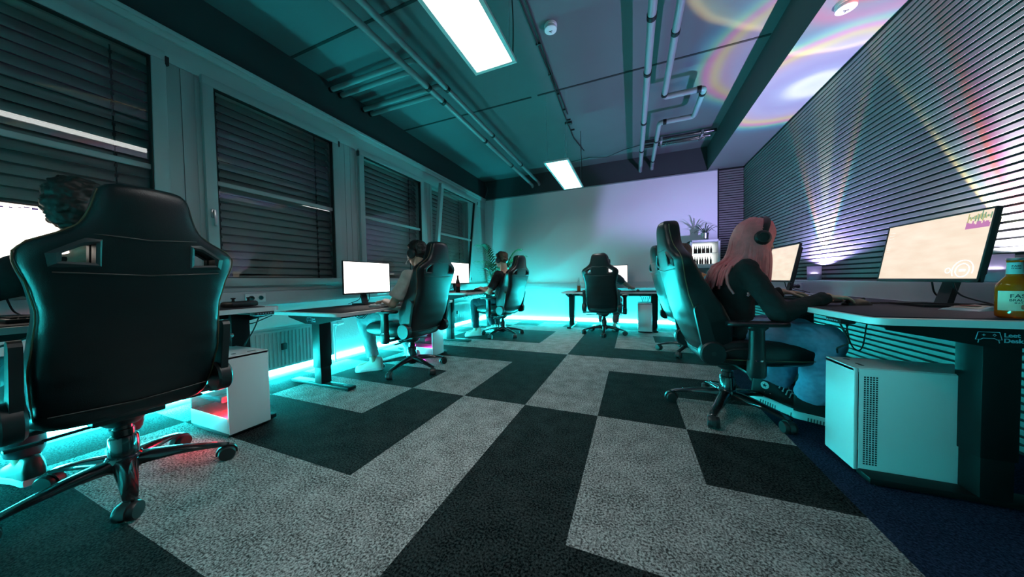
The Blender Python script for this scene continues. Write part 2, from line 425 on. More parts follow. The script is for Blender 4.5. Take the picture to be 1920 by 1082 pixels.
# windows with outside blinds
def window(n, y0, y1, tilt=False, handle_left=True):
    root = structure(empty('window_%d' % n, (XL, (y0 + y1) / 2, .86)))
    h, W = 1.68, (y1 - y0) / 2
    f = MB(); d0, d1 = -.045, .04
    f.bx(d0, d1 - .012, -W, W, 0, .05, .004); f.bx(d0, d1 - .012, -W, W, h - .05, h, .004)
    f.bx(d0, d1 - .012, -W, -W + .05, .05, h - .05, .004); f.bx(d0, d1 - .012, W - .05, W, .05, h - .05, .004)
    f.build('frame', MT['pvc'], root, 30)
    # blind behind
    s = MB(); z = .03
    while z < h - .02:
        a = math.radians(62); R_ = Matrix.Rotation(a, 4, 'Y')
        s.box((-.12, 0, z), (.085, 2 * W - .06, .0025), .001, M=R_); z += .068
    s.build('blind', MT['blind'], root, 30)
    s = MB()
    for yy in (-W * .72, W * .66):
        s.cyl((-.09, yy, 0), (-.09, yy, h), .004, 6)
        z = .03
        while z < h: s.box((-.088, yy, z), (.01, .014, .02)); z += .068
    s.build('ladder_cord', MT['cord'], root, 0)
    sash = empty('sash', (0, 0, .02)); sash.parent = root
    sw, hh = W - .03, h - .04
    f = MB(); t = .068
    f.bx(.0, d1 + .02, -sw, sw, 0, t, .006); f.bx(.0, d1 + .02, -sw, sw, hh - t, hh, .006)
    f.bx(.0, d1 + .02, -sw, -sw + t, t, hh - t, .003); f.bx(.0, d1 + .02, sw - t, sw, t, hh - t, .003)
    f.build('sash_frame', MT['pvc'], sash, 30)
    f = MB(); f.bx(.004, .03, -sw + t - .004, sw - t + .004, .815, .85, .003); f.build('glazing_bar', MT['pvc'], sash, 30)
    f = MB(); g = .007
    for a in ((-sw + t - .002, -sw + t + g, t, hh - t), (sw - t - g, sw - t + .002, t, hh - t), (-sw + t, sw - t, t - .002, t + g), (-sw + t, sw - t, hh - t - g, hh - t + .002)):
        f.bx(.01, .05, a[0], a[1], a[2], a[3])
    f.build('gasket', MT['gasket'], sash, 0)
    f = MB(); f.bx(.012, .016, -sw + t - .003, sw - t + .003, t - .003, hh - t + .003); f.build('glass_pane', MT['glass'], sash, 0)
    hy = -sw + .034 if handle_left else sw - .034
    f = MB(); f.box((.066, hy, .575), (.012, .03, .07), .004); f.cyl((.066, hy, .59), (.09, hy, .59), .011, 10); f.box((.092, hy, .54), (.012, .021, .13), .005)
    f.build('handle', MT['steel'], sash, 30)
    f = MB(); hx = sw + .006 if handle_left else -sw - .006
    f.box((.05, hx, hh - .06), (.03, .02, .06), .004); f.build('hinge', MT['black'], sash, 30)
    f = MB(); f.box((.05, hx, .06), (.03, .02, .06), .004); f.build('hinge', MT['black'], sash, 30)
    if tilt: sash.rotation_euler = (0, math.radians(tilt), 0)
    return root
window(1, *YW[0], tilt=2.3); window(2, *YW[1]); window(3, *YW[2], handle_left=False); window(4, *YW[3], tilt=6.5)

# light strips along the skirting
def strip(a, b_, label):
    m = MB(); a, b_ = Vector(a), Vector(b_); d = b_ - a
    if abs(d.x) > abs(d.y): m.bx(a.x, b_.x, a.y - .006, a.y + .006, .045, .088, .003)
    else: m.bx(a.x - .006, a.x + .006, a.y, b_.y, .045, .088, .003)
    return tag(m.build('light_strip', MT['led'], None, 30), label, 'light strip')
strip((XL + .006, YF, 0), (XL + .006, YB - .03, 0), 'glowing cyan light strip low on the wall under the windows')
strip((XL + .02, YB - .026, 0), (3.05, YB - .026, 0), 'glowing cyan light strip low along the white back wall')

# radiators below the windows
def radiator(y0, y1, label):
    t = thing('radiator', label, 'radiator', (XL + .07, (y0 + y1) / 2, .11), 0, 'radiators below the windows')
    W = (y1 - y0) / 2; m = MB()
    m.bx(-.012, .012, -W, W, .0, .36, .006)
    y = -W + .02
    while y < W - .015: m.bx(.010, .022, y, y + .016, .02, .34, .005); y += .033
    m.build('body', MT['radiator'], t, 30)
    m = MB(); m.bx(-.04, .02, -W, W, .362, .38, .004); m.build('top_grille', MT['radiator'], t, 30)
    for q in (-1, 1):
        m = MB(); m.box((-.01, q * (W + .001), .18), (.05, .012, .36), .004); m.build('side_cover', MT['radiator'], t, 30)
    m = MB(); m.cyl((.0, W + .005, .335), (.0, W + .06, .335), .012, 10); m.cyl((0, W + .06, .335), (0, W + .13, .335), .024, 12, r2=.02)
    m.build('valve', MT['white'], t, 30)
    m = MB(); m.tube(bend([(-.0, W + .05, .335), (-.03, W + .05, .25), (-.03, W + .05, -.10)], .03), .009, 8); m.build('feed_pipe', MT['radiator'], t, 30)
    m = MB(); m.box((.03, 0, .2), (.02, .045, .06), .004); m.build('heat_meter', MT['trim'], t, 30)
    return t
radiator(-2.2, -1.22, 'white ribbed radiator beside the nearest chair on the window side')
radiator(-.72, .28, 'white ribbed radiator behind the lone desk leg with open foot')
radiator(2.2, 3.28, 'white ribbed radiator farthest away, beside the person by the palm')

# ceiling light panels hung on wires
def panel(y0, y1, label):
    x0, x1, z = .728, 1.03, 2.30
    t = thing('ceiling_light', label, 'ceiling light', ((x0 + x1) / 2, (y0 + y1) / 2, z), 0)
    W, H = (x1 - x0) / 2, (y1 - y0) / 2
    m = MB(); e = .024
    for a in ((-W, W, -H, -H + e), (-W, W, H - e, H), (-W, -W + e, -H + e, H - e), (W - e, W, -H + e, H - e)): m.bx(*a, -.006, .014, .001)
    m.bx(-W + .003, W - .003, -H + .003, H - .003, .008, .014); m.build('frame', MT['white'], t, 30)
    m = MB(); m.bx(-W + e, W - e, -H + e, H - e, .0, .006); m.build('diffuser', MT['panel'], t, 0)
    ld = bpy.data.lights.new('panel_beam', 'AREA'); ld.shape = 'RECTANGLE'; ld.size, ld.size_y = 2 * (W - e), 2 * (H - e); ld.energy = PANEL_WATTS; ld.spread = math.radians(PANEL_SPREAD); ld.color = (1, 1, .985)
    lo = bpy.data.objects.new('panel_beam', ld); C.objects.link(lo); lo.parent = t; lo.location = (0, 0, -.003)
    for sx in (-1, 1):
        for sy in (-1, 1):
            m = MB(); m.cyl((sx * (W - .03), sy * (H - .05), .012), (sx * (W - .03), sy * (H - .05), ZC - z), .0012, 5); m.build('hanging_wire', MT['steel'], t, 30)
    m = MB(); m.tube(bend([(W - .02, H - .02, .015), (W - .02, H - .0, .25), (W - .03, H - .04, ZC - z)], .1), .004, 6); m.build('power_cable', MT['cord'], t, 30)
    return t
panel(-1.315, -.125, 'large white ceiling light panel nearest the camera, cut by the frame')
panel(1.545, 2.70, 'smaller looking white ceiling light panel hanging before the back wall')

# smoke detectors
def detector(x, y, z, label, s=1):
    t = thing('smoke_detector', label, 'smoke detector', (x, y, z))
    m = MB(); m.lathe([(.055, 0), (.055, -.02), (.05, -.022)], 24); m.build('base', MT['white'], t, 40)
    m = MB(); m.lathe([(.050, -.020), (.054, -.026), (.053, -.044), (.036, -.051), (.002, -.052)], 24); m.build('cover', MT['white'], t, 40)
    m = MB(); m.box((.0, 0, -.0525), (.03, .006, .003)); m.box((0, .008, -.0525), (.006, .02, .003)); m.build('vent', MT['trim'], t, 0)
detector(1.06, .66, ZC, 'round white smoke detector on the grey ceiling')
detector(3.06, .80, ZS, 'small white smoke detector under the soffit at the top edge')

# heating pipes under the ceiling
def coupling(m, p, d, r): p, d = Vector(p), Vector(d).normalized(); m.cyl(p - d * .02, p + d * .02, r, 14)
def pipe(pts, r, label, cps, name='heating_pipe', group=None, rr=.045):
    t = thing(name, label, 'pipe', (0, 0, 0), 0, group)
    m = MB(); m.tube(bend(pts, rr), r, 14); m.build('tube', MT['pipe'], t, 40)
    for p, d in cps:
        m = MB(); coupling(m, p, d, r * 1.16); m.build('clamp', MT['deskmetal'], t, 40)
    return t
yd = (0, 1, 0)
pipe([(-.235, YF, 2.90), (-.235, YB - .03, 2.90), (-.235, YB + .01, 2.86)], .030, 'long grey ceiling pipe nearest the windows', [((-.235, y, 2.90), yd) for y in (-.6, .62, .88, 1.9, 2.9)])
pipe([(-.09, YF, 2.925), (-.09, YB - .03, 2.925), (-.09, YB + .01, 2.88)], .027, 'thinner grey ceiling pipe running beside the long window pipe', [((-.09, y, 2.925), yd) for y in (-.5, .75, 1.85, 3.0)])
for k, (y, lab) in enumerate(((.41, 'first short pipe branching to the window wall'), (.525, 'second short pipe branching to the window wall'), (.835, 'third short pipe branching to the window wall'), (.945, 'farthest short pipe branching to the window wall'))):
    xm, zm = ((-.09, 2.925), (-.235, 2.90))[k % 2]
    pipe([(xm, y - .03, zm), (xm - .12, y, 3.045), (XL + .0, y, 3.05)], .026, lab, [((XL + .015, y, 3.05), (1, 0, 0))], 'branch_pipe', None, .12)
pipe([(1.865, YF, 2.90), (1.865, YB - .06, 2.90), (1.865, YB + .005, 2.87)], .032, 'straight grey pipe across the middle of the ceiling', [((1.865, y, 2.90), yd) for y in (.62, 1.3, 2.3, 3.2)])
pipe([(2.06, YF, 2.93), (2.06, 1.86, 2.93), (2.45, 1.86, 2.93), (2.45, 2.46, 2.93), (2.06, 2.46, 2.93), (2.06, YB - .06, 2.93), (2.06, YB + .005, 2.88)], .030,
     'grey ceiling pipe with a square detour loop', [((2.06, .9, 2.93), yd), ((2.06, 1.8, 2.93), yd), ((2.40, 1.86, 2.93), (1, 0, 0)), ((2.45, 1.95, 2.93), yd), ((2.12, 2.46, 2.93), (1, 0, 0)), ((2.06, 3.0, 2.93), yd), ((2.06, 3.8, 2.93), yd)])
t = thing('conduit_rack', 'dark twin conduit with bright clamps under the far ceiling', 'conduit')
for k, (y, z) in enumerate(((3.30, 3.06), (3.40, 3.04), (3.46, 3.04))):
    m = MB(); m.cyl((1.90, y, z), (2.88 - .06 * k, y, z), .018 if k else .026, 10); m.build('conduit', MT['blackmetal'], t, 40)
for x in (2.15, 2.7):
    m = MB(); m.box((x, 3.38, 3.05), (.03, .24, .07), .006); m.build('clamp', MT['steel'], t, 30)
# thin cables clipped to the ceiling
m = MB(); base = [(.90, YF, ZC - .012), (.90, .2, ZC - .012), (.895, 1.3, ZC - .012), (.875, 2.1, ZC - .012), (.87, 2.8, ZC - .012), (.95, 3.35, ZC - .012)]
m.tube(base, .007, 6)
t = thing('ceiling_cable', 'two dark cables clipped along the ceiling between the light panels', 'cable')
m.build('strand', MT['cord'], t, 40)
m = MB(); m.tube([(x + .035 + .012 * math.sin(y * 4), y, z) for x, y, z in base[:4]], .007, 6); m.build('strand', MT['cord'], t, 40)
for y in (.3, .8, 1.25, 1.62, 1.98, 2.25, 2.55):
    m = MB(); m.box((.905, y, ZC - .012), (.05, .014, .022), .003); m.build('clip', MT['black'], t, 30)
m = MB(); m.box((.885, 2.33, ZC - .015), (.1, .05, .03), .004); m.build('junction_box', MT['black'], t, 30)
m = MB(); m.tube([(.3, 3.78, ZC - .012), (.8, 3.72, ZC - .014), (1.0, 3.66, ZC - .02), (1.3, 3.7, ZC - .05), (1.6, 3.55, ZC - .03), (1.95, 3.5, ZC - .012), (2.3, 3.45, ZC - .02)], .006, 6)
tag(m.build('ceiling_cable', MT['cord'], None, 40), 'thin slack cable running across the far end of the ceiling', 'cable')
m = MB(); m.tube(bend([(-1.38, YB - .03, 2.73), (-1.3, YB - .02, 2.95), (-1.36, YB - .02, 3.10)], .04), .02, 8)
tag(m.build('corner_pipe', MT['dark_paint_and_shade'], None, 40), 'short dark pipe stub in the far left ceiling corner', 'pipe')

# power sockets on the trunking
def socket(loc, rz, label, plugs=0, w_=.15):
    t = thing('power_socket', label, 'socket', loc, rz)
    m = MB(); m.box((0, -.006, 0), (w_, .012, .075), .004); m.build('faceplate', MT['white'], t, 30)
    for k in (-1, 1):
        m = MB(); m.lathe([(.021, 0), (.021, .004), (.018, .004), (.017, -.006), (.002, -.006)], 16, M=Matrix.Translation((k * w_ * .25, -.012, 0)) @ Matrix.Rotation(PI / 2, 4, 'X'))
        m.build('outlet', MT['white'], t, 40)
        if k == -1 and plugs or plugs > 1:
            m = MB(); m.lathe([(.019, 0), (.019, .02), (.012, .035), (.006, .045)], 12, M=Matrix.Translation((k * w_ * .25, -.012, 0)) @ Matrix.Rotation(PI / 2, 4, 'X')); m.build('plug', MT['black'], t, 40)
socket((XR - .14, 1.99, .775), -PI / 2, 'double wall socket with two black plugs beside the pink haired person', 2)
socket((XL + .075, -.42, .775), PI / 2, 'double wall socket on the window side above the near desk', 1)
socket((XL + .075, .98, .775), PI / 2, 'pale wall socket on the window side behind the bright monitor', 1)
# ================================================================== GAMING CHAIRS (local: floor under the column, faces +Y)
def interp(tab, z):
    for (z0, *a), (z1, *b_) in zip(tab, tab[1:]):
        if z <= z1:
            t = (z - z0) / (z1 - z0); t = max(0, min(1, t)); t = t * t * (3 - 2 * t) * .5 + t * .5
            return [p + (q - p) * t for p, q in zip(a, b_)]
    return list(tab[-1][1:])
#        z     y rear  halfw  thick  bolster
BACK = [(.355, -.165, .205, .06, .01), (.40, -.185, .225, .085, .05), (.50, -.235, .235, .09, .10), (.60, -.275, .242, .09, .14), (.70, -.310, .234, .09, .135),
        (.80, -.338, .228, .085, .105), (.90, -.360, .244, .08, .07), (.95, -.370, .260, .08, .05), (.99, -.378, .270, .08, .035), (1.025, -.385, .262, .08, .025),
        (1.055, -.391, .222, .085, .012), (1.085, -.397, .168, .09, .008), (1.115, -.402, .143, .094, .006), (1.16, -.407, .127, .097, .005), (1.21, -.410, .117, .10, .004), (1.245, -.406, .108, .095, .0), (1.268, -.396, .085, .07, 0)]
HOLE = [(.120, 1.042), (.148, 1.034), (.192, 1.002), (.192, .974), (.120, .970)]
def yrear(z): return interp(BACK, z)[0]
def make_backrest(parent):
    m = MB(); rs = []; n = 34
    for k in range(n + 1):
        z = .355 + (1.268 - .355) * k / n
        y, w_, th, be = interp(BACK, z); e = min(.05, w_ * .35)
        rear = [(-w_, y + e * .75), (-w_ * .93, y + e * .22), (-w_ * .75, y + .002), (-w_ * .35, y - .008), (0, y - .010)]
        front = [(w_ * 1.0, y + e * .75 + th * .45 + be * .5), (w_ * .96, y + th + be * .9), (w_ * .82, y + th + be), (w_ * .66, y + th + be * .35), (w_ * .5, y + th), (0, y + th - .006)]
        pr = rear + [(-x, yy) for x, yy in rear[:-1][::-1]] + front + [(-x, yy) for x, yy in front[:-1][::-1]]
        rs.append([Vector((x, yy, z)) for x, yy in pr])
    m.rings(rs); o = m.build('backrest', MT['leather'], None, 60)
    s = o.modifiers.new('s', 'SUBSURF'); s.levels = s.render_levels = 1; apply_mods(o)
    cuts = []
    for sg in (-1, 1):
        c = MB(); c.prism([(x * sg, z) for x, z in HOLE], (0, -.6, 0), (1, 0, 0), (0, 0, 1), (0, .7, 0))
        q = c.build('cut', MT['black'], None, 0); cuts.append(q)
        bo = o.modifiers.new('b', 'BOOLEAN'); bo.operation = 'DIFFERENCE'; bo.object = q; bo.solver = 'EXACT'
    apply_mods(o)
    for q in cuts: bpy.data.objects.remove(q)
    o.data.materials.clear(); o.data.materials.append(MT['leather'])
    me = o.data; bm = bmesh.new(); bm.from_mesh(me)
    for f in bm.faces: f.smooth = True; f.material_index = 0
    for e in bm.edges:
        if len(e.link_faces) == 2 and e.calc_face_angle(0) > .75: e.smooth = False
    bm.to_mesh(me); bm.free(); o.parent = parent; return o
def ring_trim(m, poly, ys, wdt, dep, sgn):
    cx = sum(p[0] for p in poly) / len(poly); cz = sum(p[1] for p in poly) / len(poly)
    def off(k, d):
        x, z = poly[k]; v = Vector((x - cx, z - cz)); L = v.length; v = v * ((L + d) / L); return cx + v.x, cz + v.y
    n = len(poly); rs = []
    for d, yo in ((-.004, .02), (-.004, -dep), (wdt * .3, -dep - .004), (wdt, -dep * .3), (wdt, .02)):
        rs.append([Vector((off(k, d)[0], ys(off(k, d)[1]) + yo * sgn, off(k, d)[1])) for k in range(n)])
    rs.append(rs[0]); m.rings(rs, 0, False)
def make_chair(name):
    r = empty(name)
    make_backrest(r)
    for sg in (-1, 1):
        m = MB(); P = [(x * sg, z) for x, z in HOLE]
        ring_trim(m, P, lambda z: yrear(z) + .004, .026, .009, 1); m.build('vent_frame', MT['trim'], r, 25)
        m = MB(); ring_trim(m, P, lambda z: yrear(z) + .088, .024, .012, -1); m.build('vent_frame', MT['trim'], r, 25)
    # piping: seams across the rear, stitched edge down both wings
    for z, wd in ((1.072, .13), (.94, .205), (.43, .205)):
        m = MB(); m.tube([(wd * (k / 8 * 2 - 1), yrear(z) - .0085 + .012 * abs(k / 4 - 1) ** 3, z - .01 * (1 - abs(k / 4 - 1))) for k in range(9)], .0028, 6); m.build('rear_seam', MT['leather2'], r, 60)
    for sg in (-1, 1):
        m = MB(); p = []
        for k in range(26):
            z = .42 + (1.235 - .42) * k / 25; y, w_, th, be = interp(BACK, z); e = min(.05, w_ * .35)
            p.append((sg * w_ * 1.0, y + e * .62 + .012, z))
        m.tube(p, .0026, 5); m.build('wing_stitching', MT['gold'], r, 60)
    # seat
    m = MB(); rs = []
    for y, w_, zt, zb, bo in ((-.20, .20, .455, .375, .0), (-.17, .225, .475, .36, .02), (-.05, .245, .475, .35, .045), (.10, .255, .475, .35, .05), (.24, .25, .48, .352, .04), (.33, .245, .478, .362, .02), (.37, .235, .455, .38, .008), (.385, .22, .42, .40, 0)):
        pr = [(-w_ * .8, zb), (-w_ * .97, zb + .025), (-w_ * 1.03, (zb + zt) / 2 + .01), (-w_, zt + bo * .6), (-w_ * .87, zt + bo), (-w_ * .7, zt + bo * .3), (-w_ * .5, zt), (0, zt - .004)]
        pr = pr + [(-x, z) for x, z in pr[:-1][::-1]] + [(w_ * .3, zb - .004), (-w_ * .3, zb - .004)]
        rs.append([Vector((x, y, z)) for x, z in pr])
    m.rings(rs); o = m.build('seat', MT['leather'], None, 60); s = o.modifiers.new('s', 'SUBSURF'); s.levels = s.render_levels = 1; apply_mods(o); o.parent = r
    for sg in (-1, 1):
        m = MB(); m.tube([(sg * .25, -.14, .40), (sg * .268, .05, .405), (sg * .262, .25, .408), (sg * .24, .36, .41)], .0026, 5); m.build('seat_stitching', MT['gold'], r, 60)
    # hinges and recline brackets
    for sg in (-1, 1):
        m = MB(); M_ = Matrix.Translation((sg * .268, -.178, .440)) @ Matrix.Rotation(PI / 2, 4, 'Y')
        m.lathe([(.002, -.03), (.064, -.03), (.070, -.022), (.070, .016), (.062, .024), (.002, .025)], 24, M=M_)
        h = m.build('hinge_cover', MT['black'], r, 30)
        m = MB(); m.lathe([(.012, 0), (.012, .026 * 1), (.002, .027)], 10, M=Matrix.Translation((sg * .268, -.178, .440)) @ Matrix.Rotation(PI / 2 * sg, 4, 'Y')); m.build('hinge_bolt', MT['trim'], h, 30)
        m = MB(); a, b_ = Vector((sg * .262, -.188, .455)), Vector((sg * .262, -.245, .69)); d = (b_ - a).normalized(); pp = Vector((0, -d.z, d.y))
        poly = []
        for k in range(7): t = PI * k / 6; poly.append((.028 * math.cos(t), .245 + .028 * math.sin(t)))
        for k in range(7): t = PI + PI * k / 6; poly.append((.038 * math.cos(t), .038 * math.sin(t)))
        m.prism(poly, a - Vector((sg * .012, 0, 0)), pp, d, (sg * .026, 0, 0)); m.build('recline_bracket', MT['black'], r, 30)
    m = MB(); m.tube([(.275, -.15, .44), (.29, -.08, .47), (.29, .0, .475)], [.012, .011, .014], 8, flat=.6); m.build('recline_lever', MT['black'], r, 50)
    # armrests
    for sg in (-1, 1):
        m = MB(); x = sg * .315
        m.bx(min(sg * .10, x + sg * .02), max(sg * .10, x + sg * .02), -.02, .06, .335, .35, .004)
        rs = []
        for z, a, b_ in ((.325, .026, .036), (.34, .032, .043), (.40, .032, .043), (.415, .031, .042), (.43, .028, .038), (.585, .026, .034), (.60, .034, .05), (.61, .034, .05)):
            rs.append([Vector((x + a * math.copysign(abs(math.cos(2 * PI * k / 16)) ** .7, math.cos(2 * PI * k / 16)), .02 + b_ * math.copysign(abs(math.sin(2 * PI * k / 16)) ** .7, math.sin(2 * PI * k / 16)), z)) for k in range(16)])
        m.rings(rs); ar = m.build('armrest', MT['black'], r, 35)
        m = MB(); m.rings([[Vector((x + .0315 * math.cos(2 * PI * k / 16), .02 + .042 * math.sin(2 * PI * k / 16), z)) for k in range(16)] for z in (.418, .426)])
        m.build('chrome_ring', MT['chrome'], ar, 35)
        m = MB(); rs = []
        for y, a in ((-.125, .02), (-.115, .038), (-.06, .047), (.05, .049), (.12, .046), (.155, .036), (.165, .02)):
            rs.append([Vector((x + a * math.cos(2 * PI * k / 16), y, .622 + .015 * math.copysign(abs(math.sin(2 * PI * k / 16)) ** .6, math.sin(2 * PI * k / 16)))) for k in range(16)])
        m.rings(rs); m.build('arm_pad', MT['leather'], ar, 60)
    # mechanism, levers, column
    m = MB(); m.bx(-.10, .10, -.11, .13, .325, .352, .006); rs = []
    for z, a, b0, b1 in ((.33, .075, -.09, .11), (.305, .068, -.075, .10), (.285, .05, -.05, .06)):
        rs.append([Vector((a * math.cos(2 * PI * k / 18), (b0 + b1) / 2 + (b1 - b0) / 2 * math.sin(2 * PI * k / 18), z)) for k in range(18)])
    m.rings(rs); me_ = m.build('tilt_mechanism', MT['black'], r, 40)
    for q in (-1, 1):
        m = MB(); m.cyl((q * .05, q * .04, .318), (q * .20, q * .05, .315), .006, 8); m.box((q * .235, q * .05, .312), (.08, .03, .012), .005); m.build('lever', MT['black'], me_, 40)
    m = MB(); m.cyl((0, .11, .30), (0, .17, .285), .022, 14); m.build('tension_knob', MT['black'], me_, 40)
    m = MB(); m.lathe([(.046, .12), (.044, .225), (.040, .232), (.033, .235), (.033, .262), (.028, .265), (.028, .30)], 20); m.build('gas_lift', MT['blackmetal'], r, 30)
    # five-star base with castors
    m = MB(); m.lathe([(.03, .065), (.050, .085), (.060, .11), (.056, .14), (.048, .15)], 24)
    for k in range(5):
        a = 2 * PI * k / 5; R_ = Matrix.Rotation(a, 4, 'Z'); rs = []
        for x, hw, zt, zb in ((.02, .036, .145, .085), (.08, .034, .142, .092), (.16, .029, .130, .092), (.24, .024, .112, .082), (.30, .021, .096, .072), (.325, .018, .086, .068), (.337, .009, .080, .070)):
            rs.append([Vector((x, y, z)) for y, z in ((-hw, zb + .006), (-hw * 1.02, (zt + zb) / 2 + .004), (-hw * .72, zt - .005), (0, zt), (hw * .72, zt - .005), (hw * 1.02, (zt + zb) / 2 + .004), (hw, zb + .006), (hw * .5, zb), (-hw * .5, zb))])
        m.rings(rs, M=R_)
    base = m.build('star_base', MT['blackmetal'], r, 45)
    rnd = random.Random(3)
    for k in range(5):
        a = 2 * PI * k / 5; cx, cy = .315 * math.cos(a), .315 * math.sin(a); sw = Matrix.Translation((cx, cy, 0)) @ Matrix.Rotation(a + rnd.uniform(-1.2, 1.2), 4, 'Z')
        m = MB()
        m.cyl((0, 0, .06), (0, 0, .082), .009, 8)
        for sg in (-1, 1):
            m.lathe([(.004, -.013), (.028, -.013), (.034, -.007), (.034, .007), (.030, .013), (.004, .014)], 18, M=Matrix.Translation((.012, sg * .017, .0342)) @ Matrix.Rotation(-PI / 2 * sg, 4, 'X'))
        rs = []
        for k2 in range(8):
            t = PI * (-.05 + 1.1 * k2 / 7); q = Vector((.012 + .038 * math.cos(t), 0, .034 + .038 * math.sin(t)))
            rs.append([q + Vector((0, y, 0)) + (q - Vector((.012, 0, .034))).normalized() * d for y, d in ((-.012, -.004), (-.012, .004), (.012, .004), (.012, -.004))])
        m.rings(rs); m2 = MB(); m2.v = [sw @ v for v in m.v]; m2.f = m.f; m2.mi = m.mi
        m2.build('castor', MT['black'], base, 40)
    return r
CH = [  # x, y, facing deg, base star deg, label
    (-.385, -1.41, 178, -13, 'black gaming chair seen from behind, nearest the camera by the big window'),
    (-.36, .42, 177, -15, 'black gaming chair holding the person in the light tee'),
    (-.22, 2.36, 166, -30, 'black gaming chair holding the person by the palm'),
    (1.29, 2.98, 85, -86, 'black gaming chair with its back to us, at the desk by the back wall'),
    (2.33, 1.99, 12, 170, 'black gaming chair half hidden behind the pink haired person'),
    (2.29, .37, 7, -44, 'black gaming chair holding the pink haired person'),
]
chairs = []
for i, (x, y, th, bs, lab) in enumerate(CH):
    o = make_chair('gaming_chair') if i == 0 else copy_tree(chairs[0])
    o.location = (x, y, 0); o.rotation_euler = (0, 0, math.radians(th - 90))
    tag(o, lab, 'gaming chair', 'gaming chairs'); chairs.append(o)
    for ch in o.children:
        if ch.name.startswith('star_base'): ch.rotation_euler = (0, 0, math.radians(bs - (th - 90)))
# ================================================================== DESKS (local: floor at the centre, front edge at -Y)
def desk(label, loc, rz, L, D, H, logo_end=0, panel_x=0, group='white height adjustable desks', legs=None, pad_=None, lettering=True):
    t = thing('desk', label, 'desk', loc, rz, group)
    m = MB(); c = .05
    poly = [(-L / 2, D / 2), (-L / 2, -D / 2 + c)] + [(-L / 2 + c - c * math.cos(PI / 2 * k / 4), -D / 2 + c - c * math.sin(PI / 2 * k / 4)) for k in range(1, 5)] + \
           [(L / 2 - c + c * math.sin(PI / 2 * k / 4), -D / 2 + c - c * math.cos(PI / 2 * k / 4)) for k in range(0, 5)] + [(L / 2, D / 2)]
    m.prism(poly, (0, 0, H - .026), (1, 0, 0), (0, 1, 0), (0, 0, .026)); m.build('desktop', MT['desk'], t, 40)
    lx = legs if legs is not None else L / 2 - .14
    for sg in (-1, 1):
        x = sg * lx
        m = MB(); m.bx(x - .046, x + .046, -.055, .03, .03, H * .30, .004); m.bx(x - .052, x + .052, -.060, .035, H * .26, H - .03, .004)
        lg = m.build('leg', MT['deskmetal'], t, 30)
        m = MB(); m.bx(x - .038, x + .038, -D / 2 + .05, D / 2 - .05, .006, .032, .005); m.bx(x - .03, x + .03, -D / 2 + .07, -D / 2 + .10, 0, .008); m.bx(x - .03, x + .03, D / 2 - .10, D / 2 - .07, 0, .008)
        m.build('foot', MT['deskmetal'], lg, 30)
        m = MB(); e = x + sg * .055
        m.prism([(-D / 2 + .07, H - .028), (D / 2 - .07, H - .028), (D / 2 - .08, H - .055), (.11, H - .105), (-.06, H - .105), (-D / 2 + .08, H - .055)], (e - .003, 0, 0), (0, 1, 0), (0, 0, 1), (.006, 0, 0))
        m.bx(x - .05, x + .05, -D / 2 + .1, D / 2 - .1, H - .05, H - .027, .003)
        br = m.build('side_bracket', MT['deskmetal'], t, 30)
        if logo_end == sg:
            # the maker's mark: a pad-shaped desk on two legs, and its two words
            R_ = Matrix(((0, 0, sg, e + sg * .0045), (sg, 0, 0, -.018 * sg), (0, 1, 0, H - .068), (0, 0, 0, 1)))
            g = MB(); s = .001
            out = [(-.060, .018), (-.008, .018), (-.002, -.010), (-.014, -.010), (-.020, -.005), (-.048, -.005), (-.054, -.010), (-.066, -.010)]
            pts = [Vector((a, b_, 0)) for a, b_ in out]
            g.tube(pts, .0011, 5, closed=True)
            for a in (-.058, -.010): g.tube([(a, -.010, 0), (a - (.002 if a < -.03 else -.002), -.022, 0)], .0011, 5)
            g.tube([(-.050, .007, 0), (-.042, .007, 0)], .001, 5); g.tube([(-.046, .003, 0), (-.046, .011, 0)], .001, 5)
            g.tube([(-.020, .011, 0), (-.016, .007, 0), (-.020, .003, 0), (-.024, .007, 0)], .001, 5, closed=True)
            q = MB(); q.v = [R_ @ v for v in g.v]; q.f = g.f; q.mi = g.mi
            q.build('pad_emblem', MT['logo'], br, 40)
            text_mesh('Leet', .0215, 'lettering', MT['logo'], br, R_ @ Matrix.Translation((.002, .001, 0)), bold=.0004)
            text_mesh('Desk', .0215, 'lettering', MT['logo'], br, R_ @ Matrix.Translation((.002, -.019, 0)), bold=.0004)
    m = MB(); m.bx(-lx, lx, -.025, .02, H - .085, H - .035, .004); m.build('crossbar', MT['deskmetal'], t, 30)
    m = MB(); m.bx(panel_x - .055, panel_x + .055, -D / 2 - .004, -D / 2 + .05, H - .05, H - .026, .006); cp = m.build('control_panel', MT['black'], t, 30)
    m = MB()
    for k in range(6): m.bx(panel_x - .04 + k * .014, panel_x - .034 + k * .014, -D / 2 - .0055, -D / 2 - .003, H - .041, H - .035)
    m.build('buttons', MT['logo'], cp, 0)
    return t
def desk_mat(label, x0, x1, y0, y1, z):
    m = MB(); m.bx(x0, x1, y0, y1, z, z + .004, .0015); return tag(m.build('desk_mat', MT['pad'], None, 30), label, 'desk mat')
H1, H2, H3, HB, HR, H5 = .745, .65, .72, .66, .715, .71
desk('white desk at far left under the nearest big window', (-.84, -1.52, 0), PI / 2, 1.6, .8, H1, panel_x=.70, legs=.735)
desk('white desk with lone open leg, before the person in the light tee', (-.80, .445, 0), PI / 2, 1.6, .82, H2, logo_end=-1, panel_x=.4)
desk('white desk before the person by the palm', (-.83, 2.44, 0), PI / 2, 1.6, .8, H3, panel_x=.5)
desk('white desk standing along the back wall', (1.36, 3.63, 0), 0, 1.68, .76, HB, panel_x=-.45, legs=.70)
